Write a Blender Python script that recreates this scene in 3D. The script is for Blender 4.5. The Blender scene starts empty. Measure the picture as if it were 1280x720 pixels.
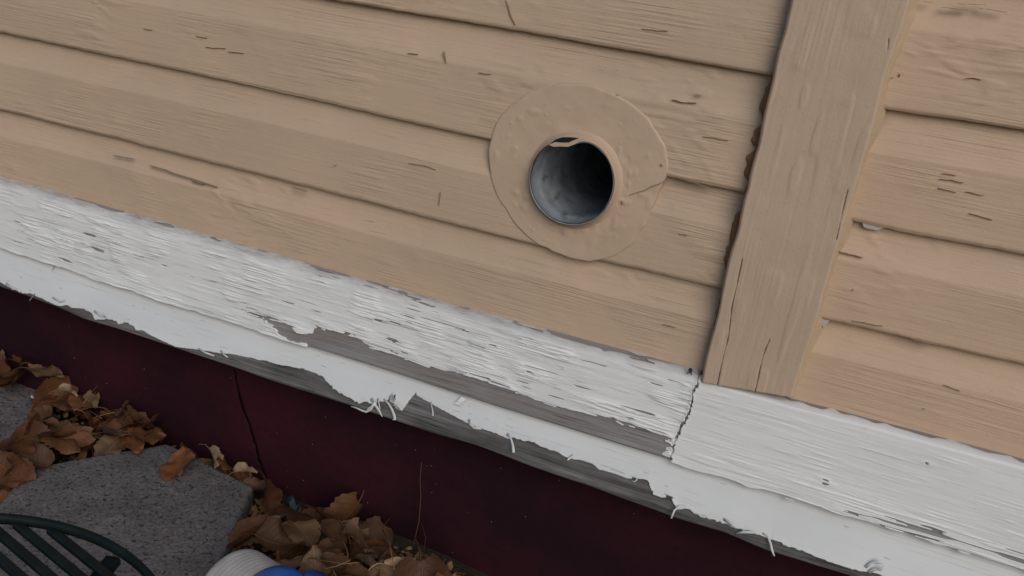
import bpy, bmesh, math, random
import numpy as np
from mathutils import Matrix, Vector, Euler

random.seed(7)
sc = bpy.context.scene
col = sc.collection

# ------------------------------------------------------------------ camera
F, PX, PY = 1090.0, 640.0, 360.0                 # focal length in photo pixels (1280 wide)
R = np.array([[0.92370495, 0.3491457, 0.15769096],
              [0.24749366, -0.22964512, -0.94128105],
              [-0.29243127, 0.90849348, -0.29853568]])   # rows: right, down, forward in world axes
CAM_Z = 0.7267                                     # eye height above the soil
S = 0.965                                          # distance from the eye to the siding face
camd = bpy.data.cameras.new("camera")
cam = bpy.data.objects.new("camera", camd)
col.objects.link(cam)
camd.sensor_width = 36.0
camd.lens = F / 1280 * 36
camd.clip_start, camd.clip_end = 0.02, 200.0
cam.matrix_world = Matrix(((R[0, 0], -R[1, 0], -R[2, 0], 0), (R[0, 1], -R[1, 1], -R[2, 1], 0),
                           (R[0, 2], -R[1, 2], -R[2, 2], CAM_Z), (0, 0, 0, 1)))
sc.camera = cam

# ------------------------------------------------------------------ sky, sun, exposure
SUN_EL, SUN_AZ = 30.0, 146.0        # azimuth measured clockwise from +Y (the wall faces -Y, azimuth 180)
world = bpy.data.worlds.new("World")
sc.world = world
world.use_nodes = True
wn = world.node_tree
wn.nodes.clear()
sky = wn.nodes.new("ShaderNodeTexSky")
sky.sky_type = 'NISHITA'
sky.sun_disc = False
sky.sun_elevation = math.radians(SUN_EL)
sky.sun_rotation = math.radians(SUN_AZ)
sky.air_density, sky.dust_density, sky.ozone_density = 1.0, 0.8, 1.2
bg = wn.nodes.new("ShaderNodeBackground")
bg.inputs["Strength"].default_value = 0.085
wo = wn.nodes.new("ShaderNodeOutputWorld")
wn.links.new(sky.outputs[0], bg.inputs[0])
wn.links.new(bg.outputs[0], wo.inputs[0])
sund = bpy.data.lights.new("sun", 'SUN')
sund.energy = 1.5
sund.angle = math.radians(42)
sund.color = (1.0, 0.955, 0.895)
sun = bpy.data.objects.new("sun", sund)
col.objects.link(sun)
az, el = math.radians(SUN_AZ), math.radians(SUN_EL)
sdir = Vector((math.sin(az) * math.cos(el), math.cos(az) * math.cos(el), math.sin(el)))
sun.rotation_euler = sdir.to_track_quat('Z', 'Y').to_euler()
sun.location = sdir * 6
sc.view_settings.view_transform = 'Standard'
sc.view_settings.look = 'None'
sc.view_settings.exposure = 0.15
sc.view_settings.gamma = 1.0

# ------------------------------------------------------------------ helpers
def ray(p):
    d = np.array([(p[0] - PX) / F, (p[1] - PY) / F, 1.0])
    return R.T @ d
def at_y(p, y):                       # photo pixel -> point on the plane parallel to the wall (y = offset from siding face)
    w = ray(p); w = w * ((S + y) / w[1]); return np.array([w[0], y, w[2] + CAM_Z])   # wall-local coordinates
def at_z(p, z):                       # photo pixel -> world point at height z
    w = ray(p); w = w * ((z - CAM_Z) / w[2]); return np.array([w[0], w[1], z])

def _hash(ix, iy, seed):
    h = (ix.astype(np.int64) * 374761393 + iy.astype(np.int64) * 668265263 + seed * 1442695041) & 0xFFFFFFFF
    h = ((h ^ (h >> 13)) * 1274126177) & 0xFFFFFFFF
    h = ((h ^ (h >> 16)) * 2246822519) & 0xFFFFFFFF
    return ((h ^ (h >> 15)) & 0xFFFFFF) / float(0xFFFFFF)
def noise(x, y, seed=0):              # value noise in 0..1
    x, y = np.broadcast_arrays(np.asarray(x, float), np.asarray(y, float))
    ix, iy = np.floor(x), np.floor(y)
    fx, fy = x - ix, y - iy
    fx, fy = fx * fx * (3 - 2 * fx), fy * fy * (3 - 2 * fy)
    a, b = _hash(ix, iy, seed), _hash(ix + 1, iy, seed)
    c, d = _hash(ix, iy + 1, seed), _hash(ix + 1, iy + 1, seed)
    return (a * (1 - fx) + b * fx) * (1 - fy) + (c * (1 - fx) + d * fx) * fy
def fbm(x, y, seed=0, o=4):
    s, a, t = 0, .5, 0
    for i in range(o):
        s = s + a * noise(np.asarray(x) * 2 ** i, np.asarray(y) * 2 ** i, seed + 17 * i); t += a; a *= .5
    return s / t
def sstep(a, b, x):
    t = np.clip((x - a) / (b - a), 0, 1); return t * t * (3 - 2 * t)

def empty(name, loc, label, cat, group=None):
    o = bpy.data.objects.new(name, None); col.objects.link(o)
    o.location = loc; o.empty_display_size = .05
    tag(o, label, cat, group); return o
def tag(o, label=None, cat=None, group=None, kind=None):
    if label: o["label"] = label
    if cat: o["category"] = cat
    if group: o["group"] = group
    if kind: o["kind"] = kind
    return o
def mesh(name, V, Fc, mat, parent=None, smooth=True):
    me = bpy.data.meshes.new(name)
    me.from_pydata([tuple(map(float, v)) for v in V], [], [tuple(map(int, f)) for f in Fc])
    me.validate(); me.update()
    if smooth: me.polygons.foreach_set("use_smooth", [True] * len(me.polygons))
    o = bpy.data.objects.new(name, me); col.objects.link(o)
    if mat: me.materials.append(mat)
    if parent is not None: o.parent = parent
    return o
def grid_faces(nx, nz, keep=None, flip=False):
    i, j = np.meshgrid(np.arange(nx - 1), np.arange(nz - 1), indexing='ij')
    if keep is not None: i, j = i[keep], j[keep]
    i, j = i.ravel(), j.ravel()
    a = i * nz + j
    f = np.stack([a, a + 1, a + nz + 1, a + nz], 1)
    return f[:, ::-1] if flip else f
def grid_obj(name, P, mat, parent, keep=None, flip=False, smooth=True):     # P: (nx,nz,3)
    nx, nz = P.shape[:2]
    return mesh(name, P.reshape(-1, 3), grid_faces(nx, nz, keep, flip), mat, parent, smooth)
def tube(name, pts, rads, mat, parent=None, n=7, caps=True):
    V, Fc = [], []
    pts = [Vector(p) for p in pts]
    for k, p in enumerate(pts):
        d = (pts[min(k + 1, len(pts) - 1)] - pts[max(k - 1, 0)]).normalized()
        u = d.orthogonal().normalized() if k == 0 else (u - d * u.dot(d)).normalized()
        v = d.cross(u)
        for i in range(n):
            a = 2 * math.pi * i / n
            V.append(p + (u * math.cos(a) + v * math.sin(a)) * rads[k])
    for k in range(len(pts) - 1):
        for i in range(n):
            j = (i + 1) % n
            Fc.append((k * n + i, k * n + j, (k + 1) * n + j, (k + 1) * n + i))
    if caps: Fc += [tuple(range(n))[::-1], tuple(range((len(pts) - 1) * n, len(pts) * n))]
    return mesh(name, V, Fc, mat, parent)
def lathe(prof, n=40):                 # prof: [(r, h)], spun about Z
    V = [(r * math.cos(2 * math.pi * i / n), r * math.sin(2 * math.pi * i / n), h) for r, h in prof for i in range(n)]
    Fc = [(k * n + i, k * n + (i + 1) % n, (k + 1) * n + (i + 1) % n, (k + 1) * n + i) for k in range(len(prof) - 1) for i in range(n)]
    return V, Fc

# ------------------------------------------------------------------ materials
class MT:
    def __init__(s, name, rough=.6, spec=.35, metal=0.0):
        s.m = bpy.data.materials.new(name); s.m.use_nodes = True
        s.t = s.m.node_tree; s.b = s.t.nodes["Principled BSDF"]
        s.b.inputs["Roughness"].default_value = rough
        s.b.inputs["Specular IOR Level"].default_value = spec
        s.b.inputs["Metallic"].default_value = metal
        s.co = s.t.nodes.new("ShaderNodeTexCoord").outputs["Object"]
    def L(s, a, b): s.t.links.new(a, b)
    def put(s, sock, v):
        if hasattr(v, "is_output"): s.L(v, sock)
        else: sock.default_value = v
    def map(s, sx, sy, sz, off=(0, 0, 0)):
        n = s.t.nodes.new("ShaderNodeMapping"); n.inputs["Scale"].default_value = (sx, sy, sz)
        n.inputs["Location"].default_value = off; s.L(s.co, n.inputs["Vector"]); return n.outputs[0]
    def noise(s, vec, scale=1, detail=4, rough=.55, dist=0.0):
        n = s.t.nodes.new("ShaderNodeTexNoise"); s.L(vec, n.inputs["Vector"])
        n.inputs["Scale"].default_value = scale; n.inputs["Detail"].default_value = detail
        n.inputs["Roughness"].default_value = rough; n.inputs["Distortion"].default_value = dist
        return n.outputs["Fac"]
    def vor(s, vec, scale=1, feat='F1'):
        n = s.t.nodes.new("ShaderNodeTexVoronoi"); s.L(vec, n.inputs["Vector"]); n.feature = feat
        n.inputs["Scale"].default_value = scale; return n.outputs["Distance"]
    def ramp(s, fac, stops):
        n = s.t.nodes.new("ShaderNodeValToRGB"); s.L(fac, n.inputs[0]); e = n.color_ramp.elements
        while len(e) < len(stops): e.new(.5)
        for k, (p, c) in enumerate(stops):
            e[k].position = p; e[k].color = (c, c, c, 1) if isinstance(c, (int, float)) else (*c, 1)
        return n.outputs[0]
    def math(s, op, a, b=0.0):
        n = s.t.nodes.new("ShaderNodeMath"); n.operation = op; s.put(n.inputs[0], a); s.put(n.inputs[1], b); return n.outputs[0]
    def mix(s, fac, a, b, mode='MIX'):
        n = s.t.nodes.new("ShaderNodeMix"); n.data_type = 'RGBA'; n.blend_type = mode
        s.put(n.inputs[0], fac)
        for i, v in ((6, a), (7, b)): s.put(n.inputs[i], v if hasattr(v, "is_output") else (*v, 1))
        return n.outputs[2]
    def bump(s, h, dist=.001, strength=1.0, prev=None):
        n = s.t.nodes.new("ShaderNodeBump"); n.inputs["Distance"].default_value = dist
        n.inputs["Strength"].default_value = strength; s.L(h, n.inputs["Height"])
        if prev is not None: s.L(prev, n.inputs["Normal"])
        return n.outputs[0]
    def done(s, color=None, normal=None, rough=None):
        if color is not None: s.put(s.b.inputs["Base Color"], color if hasattr(color, "is_output") else (*color, 1))
        if normal is not None: s.L(normal, s.b.inputs["Normal"])
        if rough is not None: s.put(s.b.inputs["Roughness"], rough)
        return s.m

def paint_mat(name, base, vertical=False, crack=(.13, .09, .065), tint=None):
    m = MT(name, .55, .3)
    g = (lambda a, b, o=(0, 0, 0): m.map(b, 40, a, o)) if vertical else (lambda a, b, o=(0, 0, 0): m.map(a, 40, b, o))
    grain = m.noise(g(5, 190), 1, 4, .55, .6)
    fine = m.noise(g(14, 420, (3, 0, 1)), 1, 3, .6, .5)
    blob = m.noise(m.map(60, 60, 60), 1, 3, .5)
    patch = m.noise(m.map(5, 5, 9, (1.3, 0, .4)), 1, 3, .5)
    tone = m.noise(m.map(3, 3, 6), 1, 4, .6)
    c = m.mix(m.ramp(tone, [(.3, 0), (.7, 1)]), tuple(v * .92 for v in base), tuple(v * 1.05 for v in base))
    if tint is not None:
        c = m.mix(m.ramp(m.noise(m.map(7, 7, 10, (4, 4, 4)), 1, 3), [(.52, 0), (.72, .5)]), c, tint)
    ck = m.noise(g(16, 330, (7, 2, 3)), 1, 3, .6, .8)
    ckm = m.math('MULTIPLY', m.ramp(ck, [(.67, 0), (.72, 1)]), m.ramp(patch, [(.60, 0), (.70, .7)]))
    c = m.mix(m.math('MULTIPLY', ckm, .5 if not vertical else .2), c, crack)
    grime = m.noise(m.map(90, 90, 90, (2, 2, 2)), 1, 5, .7)
    c = m.mix(m.ramp(grime, [(.60, 0), (.85, .35)]), c, tuple(v * .55 for v in base))
    n = m.bump(m.math('MULTIPLY', grain, m.ramp(patch, [(.3, .35), (.7, 1)])), .0014, .5 if not vertical else .3)
    n = m.bump(fine, .0006, .5 if not vertical else .3, n)
    n = m.bump(blob, .0012, .25, n)
    comb = m.math('MULTIPLY', m.noise(g(8, 300, (5, 5, 5)), 1, 2, .5, .5), m.ramp(m.noise(m.map(6, 6, 11, (8, 3, 1)), 1, 3, .5), [(.48, 0), (.60, 1)]))
    n = m.bump(comb, .0026, .7 if not vertical else .25, n)
    n = m.bump(m.noise(m.map(330, 330, 330), 1, 3, .6), .0007, .35, n)
    lump = m.ramp(m.noise(m.map(105, 105, 140, (6, 6, 6)), 1, 2, .5), [(.70, 0), (.82, .7)])
    n = m.bump(lump, .0007, .4, n)
    n = m.bump(m.math('SUBTRACT', 1.0, ckm), .0012, .8, n)
    return m.done(c, n, m.ramp(tone, [(.2, .5), (.8, .68)]))
M = {}
M['siding_warm'] = paint_mat("warm_tan_paint", (.480, .340, .230), tint=(.51, .355, .232))
M['siding'] = paint_mat("tan_paint", (.458, .330, .232), tint=(.49, .345, .235))
M['caulk'] = paint_mat("yellowed_caulk", (.455, .325, .212), vertical=True)
M['batten'] = paint_mat("tan_paint_upright", (.440, .322, .230), vertical=True)

def white_mat(name, base, grain_amp=.5, bs=1.0):
    m = MT(name, .5, .35)
    g1 = m.noise(m.map(8, 30, 260), 1, 5, .6, .8)
    g2 = m.noise(m.map(25, 40, 600, (2, 1, 5)), 1, 3, .6)
    tone = m.noise(m.map(5, 5, 30), 1, 4, .6)
    c = m.mix(m.ramp(tone, [(.3, 0), (.75, 1)]), tuple(v * .90 for v in base), base)
    st = m.noise(m.map(18, 30, 420, (9, 0, 2)), 1, 4, .6, .6)
    c = m.mix(m.ramp(st, [(.62, 0), (.74, grain_amp)]), c, (.36, .34, .33))
    ck = m.noise(m.map(11, 40, 900, (1, 4, 2)), 1, 2, .5, .3)
    ckz = m.ramp(m.noise(m.map(7, 10, 30, (2, 2, 7)), 1, 3, .5), [(.44, 0), (.58, 1)])
    ckm = m.math('MULTIPLY', m.math('MULTIPLY', m.ramp(ck, [(.635, 0), (.665, 1)]), ckz), min(1, grain_amp * 1.9))
    c = m.mix(ckm, c, (.16, .15, .143))
    wr = m.t.nodes.new("ShaderNodeAttribute"); wr.attribute_name = "wear"
    c = m.mix(m.math('MULTIPLY', wr.outputs["Fac"], m.ramp(m.noise(m.map(30, 60, 200, (1, 1, 9)), 1, 4, .7), [(.3, .35), (.7, 1)])), c, (.27, .25, .225))
    dirt = m.noise(m.map(120, 120, 160, (3, 3, 3)), 1, 5, .7)
    c = m.mix(m.ramp(dirt, [(.6, 0), (.8, .3)]), c, (.38, .35, .31))
    n = m.bump(g1, .0006, .5 * bs)
    n = m.bump(g2, .0005, .5 * bs, n)
    return m.done(c, n)
M['white'] = white_mat("peeling_white_paint", (.715, .705, .69), .42)
M['white_sound'] = white_mat("sound_white_paint", (.725, .715, .70), .14, .12)
M['white_smooth'] = white_mat("smooth_white_paint", (.60, .595, .58), .16, .3)

def bare_mat(name, a, b, dark):
    m = MT(name, .85, .15)
    g = m.noise(m.map(5, 60, 330), 1, 6, .65, .8)
    big = m.noise(m.map(6, 10, 25), 1, 4, .6)
    c = m.mix(m.ramp(g, [(.3, 0), (.7, 1)]), a, b)
    c = m.mix(m.ramp(big, [(.40, 0), (.68, .9)]), c, dark)
    c = m.mix(m.ramp(m.noise(m.map(12, 60, 520, (5, 1, 1)), 1, 3, .6), [(.60, 0), (.70, .9)]), c, tuple(v * .35 for v in dark))
    n = m.bump(g, .002, .7)
    return m.done(c, n)
M['bare'] = bare_mat("bare_grey_wood", (.20, .188, .186), (.30, .285, .28), (.19, .16, .14))
M['bare_nose'] = bare_mat("mouldy_grey_wood", (.062, .058, .056), (.20, .185, .18), (.028, .026, .022))
m = MT("brown_wood", .9, .1)
M['brown'] = m.done(m.mix(m.noise(m.map(60, 60, 30), 1, 4), (.16, .080, .038), (.30, .155, .075)), m.bump(m.noise(m.map(200, 200, 60)), .002))

m = MT("maroon_painted_concrete", .9, .08)
r1 = m.noise(m.map(4, 4, 6), 1, 5, .6)
r2 = m.noise(m.map(60, 60, 90), 1, 5, .7)
c = m.mix(m.ramp(r1, [(.40, 0), (.72, 1)]), (.016, .0054, .0088), (.039, .0075, .012))
c = m.mix(m.ramp(r2, [(.45, 0), (.75, .5)]), c, (.016, .007, .009))
c = m.mix(m.ramp(m.vor(m.map(75, 75, 75), 1), [(.02, .3), (.05, 0)]), c, (.10, .08, .08))
n = m.bump(m.noise(m.map(18, 18, 24), 1, 4), .004, .5)
n = m.bump(r2, .002, .6, n)
M['maroon'] = m.done(c, n)

m = MT("painted_flange", .5, .35)
c = m.mix(m.ramp(m.noise(m.map(20, 20, 20), 1, 4), [(.3, 0), (.7, 1)]), (.445, .320, .225), (.470, .340, .240))
c = m.mix(m.ramp(m.noise(m.map(130, 130, 130), 1, 4, .7), [(.62, 0), (.78, .5)]), c, (.27, .20, .14))
n = m.bump(m.noise(m.map(45, 45, 45), 1, 3), .002, .35)
n = m.bump(m.ramp(m.vor(m.map(55, 55, 55), 1), [(.0, 1), (.14, 0)]), .0008, .5, n)
M['flange'] = m.done(c, n)
m = MT("dull_galvanised_steel", .5, .4, .35)
c = m.mix(m.ramp(m.noise(m.map(28, 28, 28), 1, 5, .65), [(.35, 0), (.65, 1)]), (.22, .25, .28), (.48, .51, .54))
c = m.mix(m.ramp(m.noise(m.map(70, 20, 70, (1, 1, 1)), 1, 5, .7), [(.55, 0), (.68, .7)]), c, (.07, .075, .08))
M['zinc'] = m.done(c, m.bump(m.noise(m.map(60, 60, 60)), .001, .5))
m = MT("unlit_dark", .9, .1); M['unlit'] = m.done((.015, .015, .016))  # near-black standing in for shade in the torn gap and duct depth

def stone_mat(name, a, b, pit):
    m = MT(name, .9, .2)
    s1 = m.noise(m.map(14, 14, 14), 1, 5, .6)
    s2 = m.noise(m.map(240, 240, 240), 1, 4, .7)
    c = m.mix(m.ramp(s1, [(.3, 0), (.7, 1)]), a, b)
    c = m.mix(m.ramp(s2, [(.40, .55), (.50, 0)]), c, tuple(v * .4 for v in a))
    c = m.mix(m.ramp(s2, [(.58, 0), (.70, .5)]), c, tuple(min(1, v * 1.7) for v in b))
    pits = m.ramp(m.noise(m.map(150, 150, 150, (4, 1, 2)), 1, 3, .6), [(.36, 1), (.41, 0)])
    c = m.mix(m.math('MULTIPLY', pits, .9), c, pit)
    c = m.mix(m.ramp(m.noise(m.map(95, 95, 95, (7, 7, 7)), 1, 3, .6), [(.60, 0), (.68, .5)]), c, (.27, .20, .18))
    n = m.bump(s2, .0016, .7)
    n = m.bump(m.math('SUBTRACT', 1.0, pits), .002, .8, n)
    return m, c, n
m, c, n = stone_mat("grey_paver_concrete", (.115, .103, .096), (.172, .157, .147), (.05, .045, .045)); M['paver'] = m.done(c, n)
m, c, n = stone_mat("stained_slab_concrete", (.14, .12, .115), (.18, .155, .145), (.05, .04, .04))
st = m.ramp(m.math('ADD', m.noise(m.map(9, 9, 9, (1.5, .2, 0)), 1, 3, .5), 0.0), [(.47, 0), (.52, .9)])
M['slab'] = m.done(m.mix(st, c, (.030, .024, .034)), n)
m = MT("dark_soil", .95, .1)
c = m.mix(m.ramp(m.noise(m.map(40, 40, 40), 1, 6, .7), [(.3, 0), (.7, 1)]), (.022, .015, .011), (.065, .045, .032))
M['soil'] = m.done(c, m.bump(m.noise(m.map(70, 70, 70), 1, 5, .7), .008, .8))

m = MT("dark_green_enamel", .55, .16)
c = m.mix(m.ramp(m.noise(m.map(50, 50, 50), 1, 4), [(.4, 0), (.7, 1)]), (.004, .007, .0075), (.008, .013, .013))
M['green'] = m.done(c, m.bump(m.noise(m.map(120, 120, 120)), .0006, .4))
m = MT("white_plastic", .5, .4)
M['plastic'] = m.done(m.mix(m.ramp(m.noise(m.map(60, 60, 60), 1, 4), [(.4, 0), (.75, 1)]), (.44, .415, .39), (.36, .33, .30)))
m = MT("blue_plastic", .4, .45)
M['blue'] = m.done(m.mix(m.noise(m.map(40, 40, 40), 1, 3), (.008, .06, .25), (.015, .085, .33)))
m = MT("teal_scrap", .6, .3); M['teal'] = m.done((.008, .028, .032))
m = MT("pale_pebble", .7, .3); M['pebble'] = m.done(m.mix(m.noise(m.map(200, 200, 200)), (.5, .47, .44), (.38, .35, .32)))
m = MT("dull_paint_speck", .8, .2); M["speck"] = m.done((.16, .145, .14))
m = MT("dry_straw", .8, .2); M['straw'] = m.done(m.mix(m.noise(m.map(80, 80, 80)), (.24, .14, .06), (.13, .07, .03)))
m = MT("dark_stalk", .85, .1); M["stalk"] = m.done((.07, .032, .022))
m = MT("fly_black", .5, .3); M['fly'] = m.done((.012, .012, .013))
m = MT("fly_wing", .4, .4); M['wing'] = m.done((.12, .12, .12))
m = MT("splinter_grey", .8, .2); M['splinter'] = m.done((.22, .20, .18))

def leaf_mat(name, stops):
    m = MT(name, .62, .3)
    oi = m.t.nodes.new("ShaderNodeObjectInfo").outputs["Random"]
    base = m.ramp(oi, stops)
    bl = m.noise(m.map(45, 45, 45), 1, 5, .65)
    c = m.mix(m.ramp(bl, [(.35, 0), (.7, .75)]), base, m.mix(1.0, base, (.45, .38, .34), 'MULTIPLY'))
    spots = m.noise(m.map(160, 160, 160), 1, 4, .7)
    c = m.mix(m.ramp(spots, [(.62, 0), (.75, .6)]), c, (.03, .018, .010))
    sx = m.t.nodes.new("ShaderNodeSeparateXYZ"); m.L(m.co, sx.inputs[0])
    ay = m.math('ABSOLUTE', sx.outputs[1])
    ph = m.math('SUBTRACT', sx.outputs[0], m.math('MULTIPLY', ay, .8))
    vein = m.math('ABSOLUTE', m.math('SINE', m.math('MULTIPLY', ph, 520.0)))
    vm = m.ramp(vein, [(.0, 1), (.14, 0)])
    mid = m.ramp(m.math('MULTIPLY', ay, 600.0), [(.3, 1), (.6, 0)])
    vv = m.math('MAXIMUM', vm, mid)
    c = m.mix(m.math('MULTIPLY', vv, .35), c, m.mix(1.0, base, (1.5, 1.4, 1.3), 'MULTIPLY'))
    n = m.bump(vv, .0008, .7)
    n = m.bump(bl, .003, .5, n)
    return m.done(c, n)
M['leaf'] = leaf_mat("brown_dry_leaf", [(0, (.045, .018, .008)), (.35, (.108, .041, .014)), (.7, (.14, .060, .022)), (1, (.085, .043, .022))])
M['leaf_pale'] = leaf_mat("pale_dry_leaf", [(0, (.30, .20, .12)), (1, (.36, .25, .16))])
M['leaf_rust'] = leaf_mat("rust_dry_leaf", [(0, (.18, .066, .024)), (1, (.21, .08, .028))])
M['leaf_tan'] = leaf_mat("tan_dry_leaf", [(0, (.165, .10, .058)), (1, (.14, .08, .042))])

# ------------------------------------------------------------------ ground
gx = np.concatenate([[-60, -20, -6], np.linspace(-2.4, 1.6, 120), [6, 20, 60]])
gy = np.concatenate([[-60, -20, -6], np.linspace(-1.4, 1.1, 90), [6, 20, 60]])
GX, GY = np.meshgrid(gx, gy, indexing='ij')
GZ = (fbm(GX * 14, GY * 14, 3) - .55) * .02
GZ[np.abs(GX) > 3] = -.004
GZ[GY > 1.2] = -.004
tag(grid_obj("ground", np.stack([GX, GY, GZ], -1), M['soil'], None, flip=True), kind="structure")

# ------------------------------------------------------------------ the house wall
WY = S
wall = empty("house_wall", (0, WY, 0), "tan painted house wall with drop siding, peeling white skirting and maroon foundation", "house wall")
wall["kind"] = "thing"

def line(pts, y=0.0):                    # photo pixels along a lap or edge -> z as a function of x on that plane
    q = np.array([at_y(p, y) for p in pts]); q = q[np.argsort(q[:, 0])]
    zm = q[:, 2].mean()
    return lambda x: zm + .8 * (np.interp(x, q[:, 0], q[:, 2]) - zm)
ZA = line([(420, 0), (690, 45), (965, 95)])
ZB = line([(0, 40), (320, 108), (610, 175), (840, 222), (925, 240)])
ZC = line([(0, 137), (160, 177), (320, 217), (580, 285), (755, 327), (900, 359)])
ZD = line([(0, 220), (320, 310), (422, 340), (620, 394), (840, 452), (1000, 495)])
Z1 = line([(1100, 137), (1190, 148), (1280, 160)])
Z2 = line([(1060, 275), (1165, 297), (1280, 317)])
Z3 = line([(1020, 397), (1142, 425), (1280, 455)])
Z4 = line([(985, 499), (1100, 528), (1280, 575)])
up = lambda f, d: (lambda x: f(x) * 0 + f(0 * x) + d)
bl = np.array([at_y(p, -.02) for p in [(989, 0), (964, 96), (935, 233), (916, 300), (900, 372), (876, 477)]])
br = np.array([at_y(p, -.02) for p in [(1137, 0), (1100, 137), (1054, 292), (1004, 452), (990, 497)]])
def fitx(q):
    k = np.polyfit(q[:, 2], q[:, 0], 1)
    return lambda z: np.polyval(k, z)
XL, XR = fitx(bl), fitx(br)

hole = at_y((715, 228), -.016)           # duct mouth centre
HX, HZ = hole[0] - .001, hole[2] + .001
HR = .0495

GAPS = [(at_y((980 - .24 * b, b), 0)[2], at_y((980 - .24 * t, t), 0)[2]) for t, b in ((106, 140), (158, 180), (190, 222), (264, 336))]
def board(x0, x1, top, bot, seed, side):
    """one drop-siding board: recessed cove at the top, flat face, thick butt edge at the bottom"""
    xs = np.concatenate([np.arange(x0, x1, .0035), [x1]])
    n = 84
    v = np.concatenate([np.linspace(0, 1, n), [1.0, 1.0, 1.0]])
    X = np.repeat(xs[:, None], len(v), 1)
    zt, zb = top(xs)[:, None], bot(xs)[:, None]
    edge = (fbm(xs * 12, xs * 0 + seed, seed, 3)[:, None] - .5) * .0022 + (noise(xs * 110, xs * 0 + 3.3, seed + 4)[:, None] - .5) * .0009
    zb = zb + edge
    Vv = np.repeat(v[None], len(xs), 0)
    h = zt - zb
    Z = zt - h * Vv
    f = Vv / .38
    cove = np.where(f < 1, 1 - np.clip(f, 0, 1) ** 2.0, 0)
    Y = .0102 * cove
    # round the butt edge
    dB = (1 - Vv) * h
    Y = Y + .0022 * np.clip(1 - dB / .004, 0, 1) ** 2
    # raised grain, waviness and blistered patches
    warp = (fbm(X * 6, Z * 14, seed + 3) - .5) * .010
    rough = .25 + 1.1 * sstep(.5, .68, fbm(X * 5.5 + seed, Z * 8, seed + 5, 3))
    gr = noise(X * 16, (Z + warp) * 240, seed + 1) - .5 + .6 * (noise(X * 40, (Z + warp) * 520, seed + 2) - .5)
    Y = Y - gr * .00034 * rough * np.clip(Vv * 4, .25, 1)
    scale = noise(X * 60 + 4 * noise(X * 20, Z * 40, seed), (Z + warp * 2) * 170, seed + 7)
    Y = Y - sstep(.60, .8, scale) * .0006 * np.clip(rough - .7, 0, 1) * 2
    Y = Y + (fbm(X * 3, Z * 5, seed + 9) - .5) * .0018
    # the butt edge turns back under
    Z[:, n:] = Z[:, n - 1:n] + np.array([[-.0004, .0006, .003]])
    Y[:, n:] = np.array([[.0025, .0114, .0150]])
    P = np.stack([X, Y, Z], -1)
    if side < 0:                       # ragged ends that stop short of the upright board
        gap = -.004 + .0040 * sum(sstep(b - .006, b + .004, Z) * sstep(t + .006, t - .004, Z) for b, t in GAPS) + (noise(Z * 120, Z * 0, 5) - .5) * .001
        lim = XL(Z) - gap + .001
        P[..., 0] = np.minimum(X, lim)
        keep = ((X[:-1, :-1] + X[1:, 1:]) / 2 - lim[:-1, :-1]) < .004
    else:
        keep = np.ones((len(xs) - 1, len(v) - 1), bool)
    cx, cz = P[:-1, :-1, 0] - HX, P[:-1, :-1, 2] - HZ
    keep &= (cx * cx + cz * cz) > (.058 ** 2)
    return grid_obj("siding_board", P, M['siding'] if side < 0 else M['siding_warm'], wall, keep, flip=False)

L0, L1, R0_, R1_ = -1.9, -.05, .02, 1.1
tops = [up(ZA, .655), up(ZA, .524), up(ZA, .393), up(ZA, .262), up(ZA, .131), ZA, ZB, ZC, lambda x: ZD(x) - .004]
for k in range(8): board(L0, L1, tops[k], tops[k + 1], 11 + k, -1)
topr = [up(Z1, .635), up(Z1, .508), up(Z1, .381), up(Z1, .254), up(Z1, .127), Z1, Z2, Z3, lambda x: Z4(x) - .004]
for k in range(8): board(R0_, R1_, topr[k], topr[k + 1], 31 + k, 1)

zb0 = at_y((990, 499), -.02)[2]
# dark sheathing behind the ragged board ends
zt = ZA(0) + .65
mesh("sheathing_strip", [(-.17, .0185, .3), (.10, .0185, .3), (.10, .0185, zt), (-.17, .0185, zt)], [(0, 1, 2, 3)], M['brown'], wall, False)
V, Fc = [], []
zone_ = lambda z: float(sum(sstep(b - .004, b + .006, z) * sstep(t + .004, t - .006, z) for b, t in GAPS)) * (.5 + float(noise(np.array(z * 90.), np.array(2.), 15)))
zs = np.arange(.40, .722, .0025)
for z in zs:
    j = (noise(z * 160, z * 0 + 1.0, 9) - .5) * .004
    V += [(XL(z) - .0016 - .0062 * zone_(z) + j, .002, z), (XL(z) - .001 - .0045 * zone_(z) + j * .3, -.0035, z), (XL(z) + .006, -.006, z)]
for k in range(len(zs) - 1):
    for q in range(2): Fc.append((k * 3 + q, k * 3 + q + 1, k * 3 + q + 4, k * 3 + q + 3))
mesh("old_caulk_bead", V, Fc, M['brown'], wall)

V, Fc = [], []
zs = np.arange(zb0, ZA(0) + .65, .003)
for k, z in enumerate(zs):
    a, b = (noise(z * 45, z * 0 + 4.0, 12) - .5) * .0022, noise(z * 160, z * 0 + 9.0, 13) * .003
    w_ = .0028 + .0032 * float(sstep(.45, .7, noise(z * 22, z * 0 + 2.0, 14)))
    V += [(XR(z) - .002, -.0125 - b * .4, z), (XR(z) + .002 + a * .4, -.0075 - b * .5, z), (XR(z) + w_ + a, -.0005, z), (XR(z) + w_ + .004 + a, .006, z)]
for k in range(len(zs) - 1):
    for q in range(3): Fc.append((k * 4 + q, k * 4 + q + 1, k * 4 + q + 5, k * 4 + q + 4))
mesh("caulk_bead", V, Fc, M['caulk'], wall)
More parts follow.
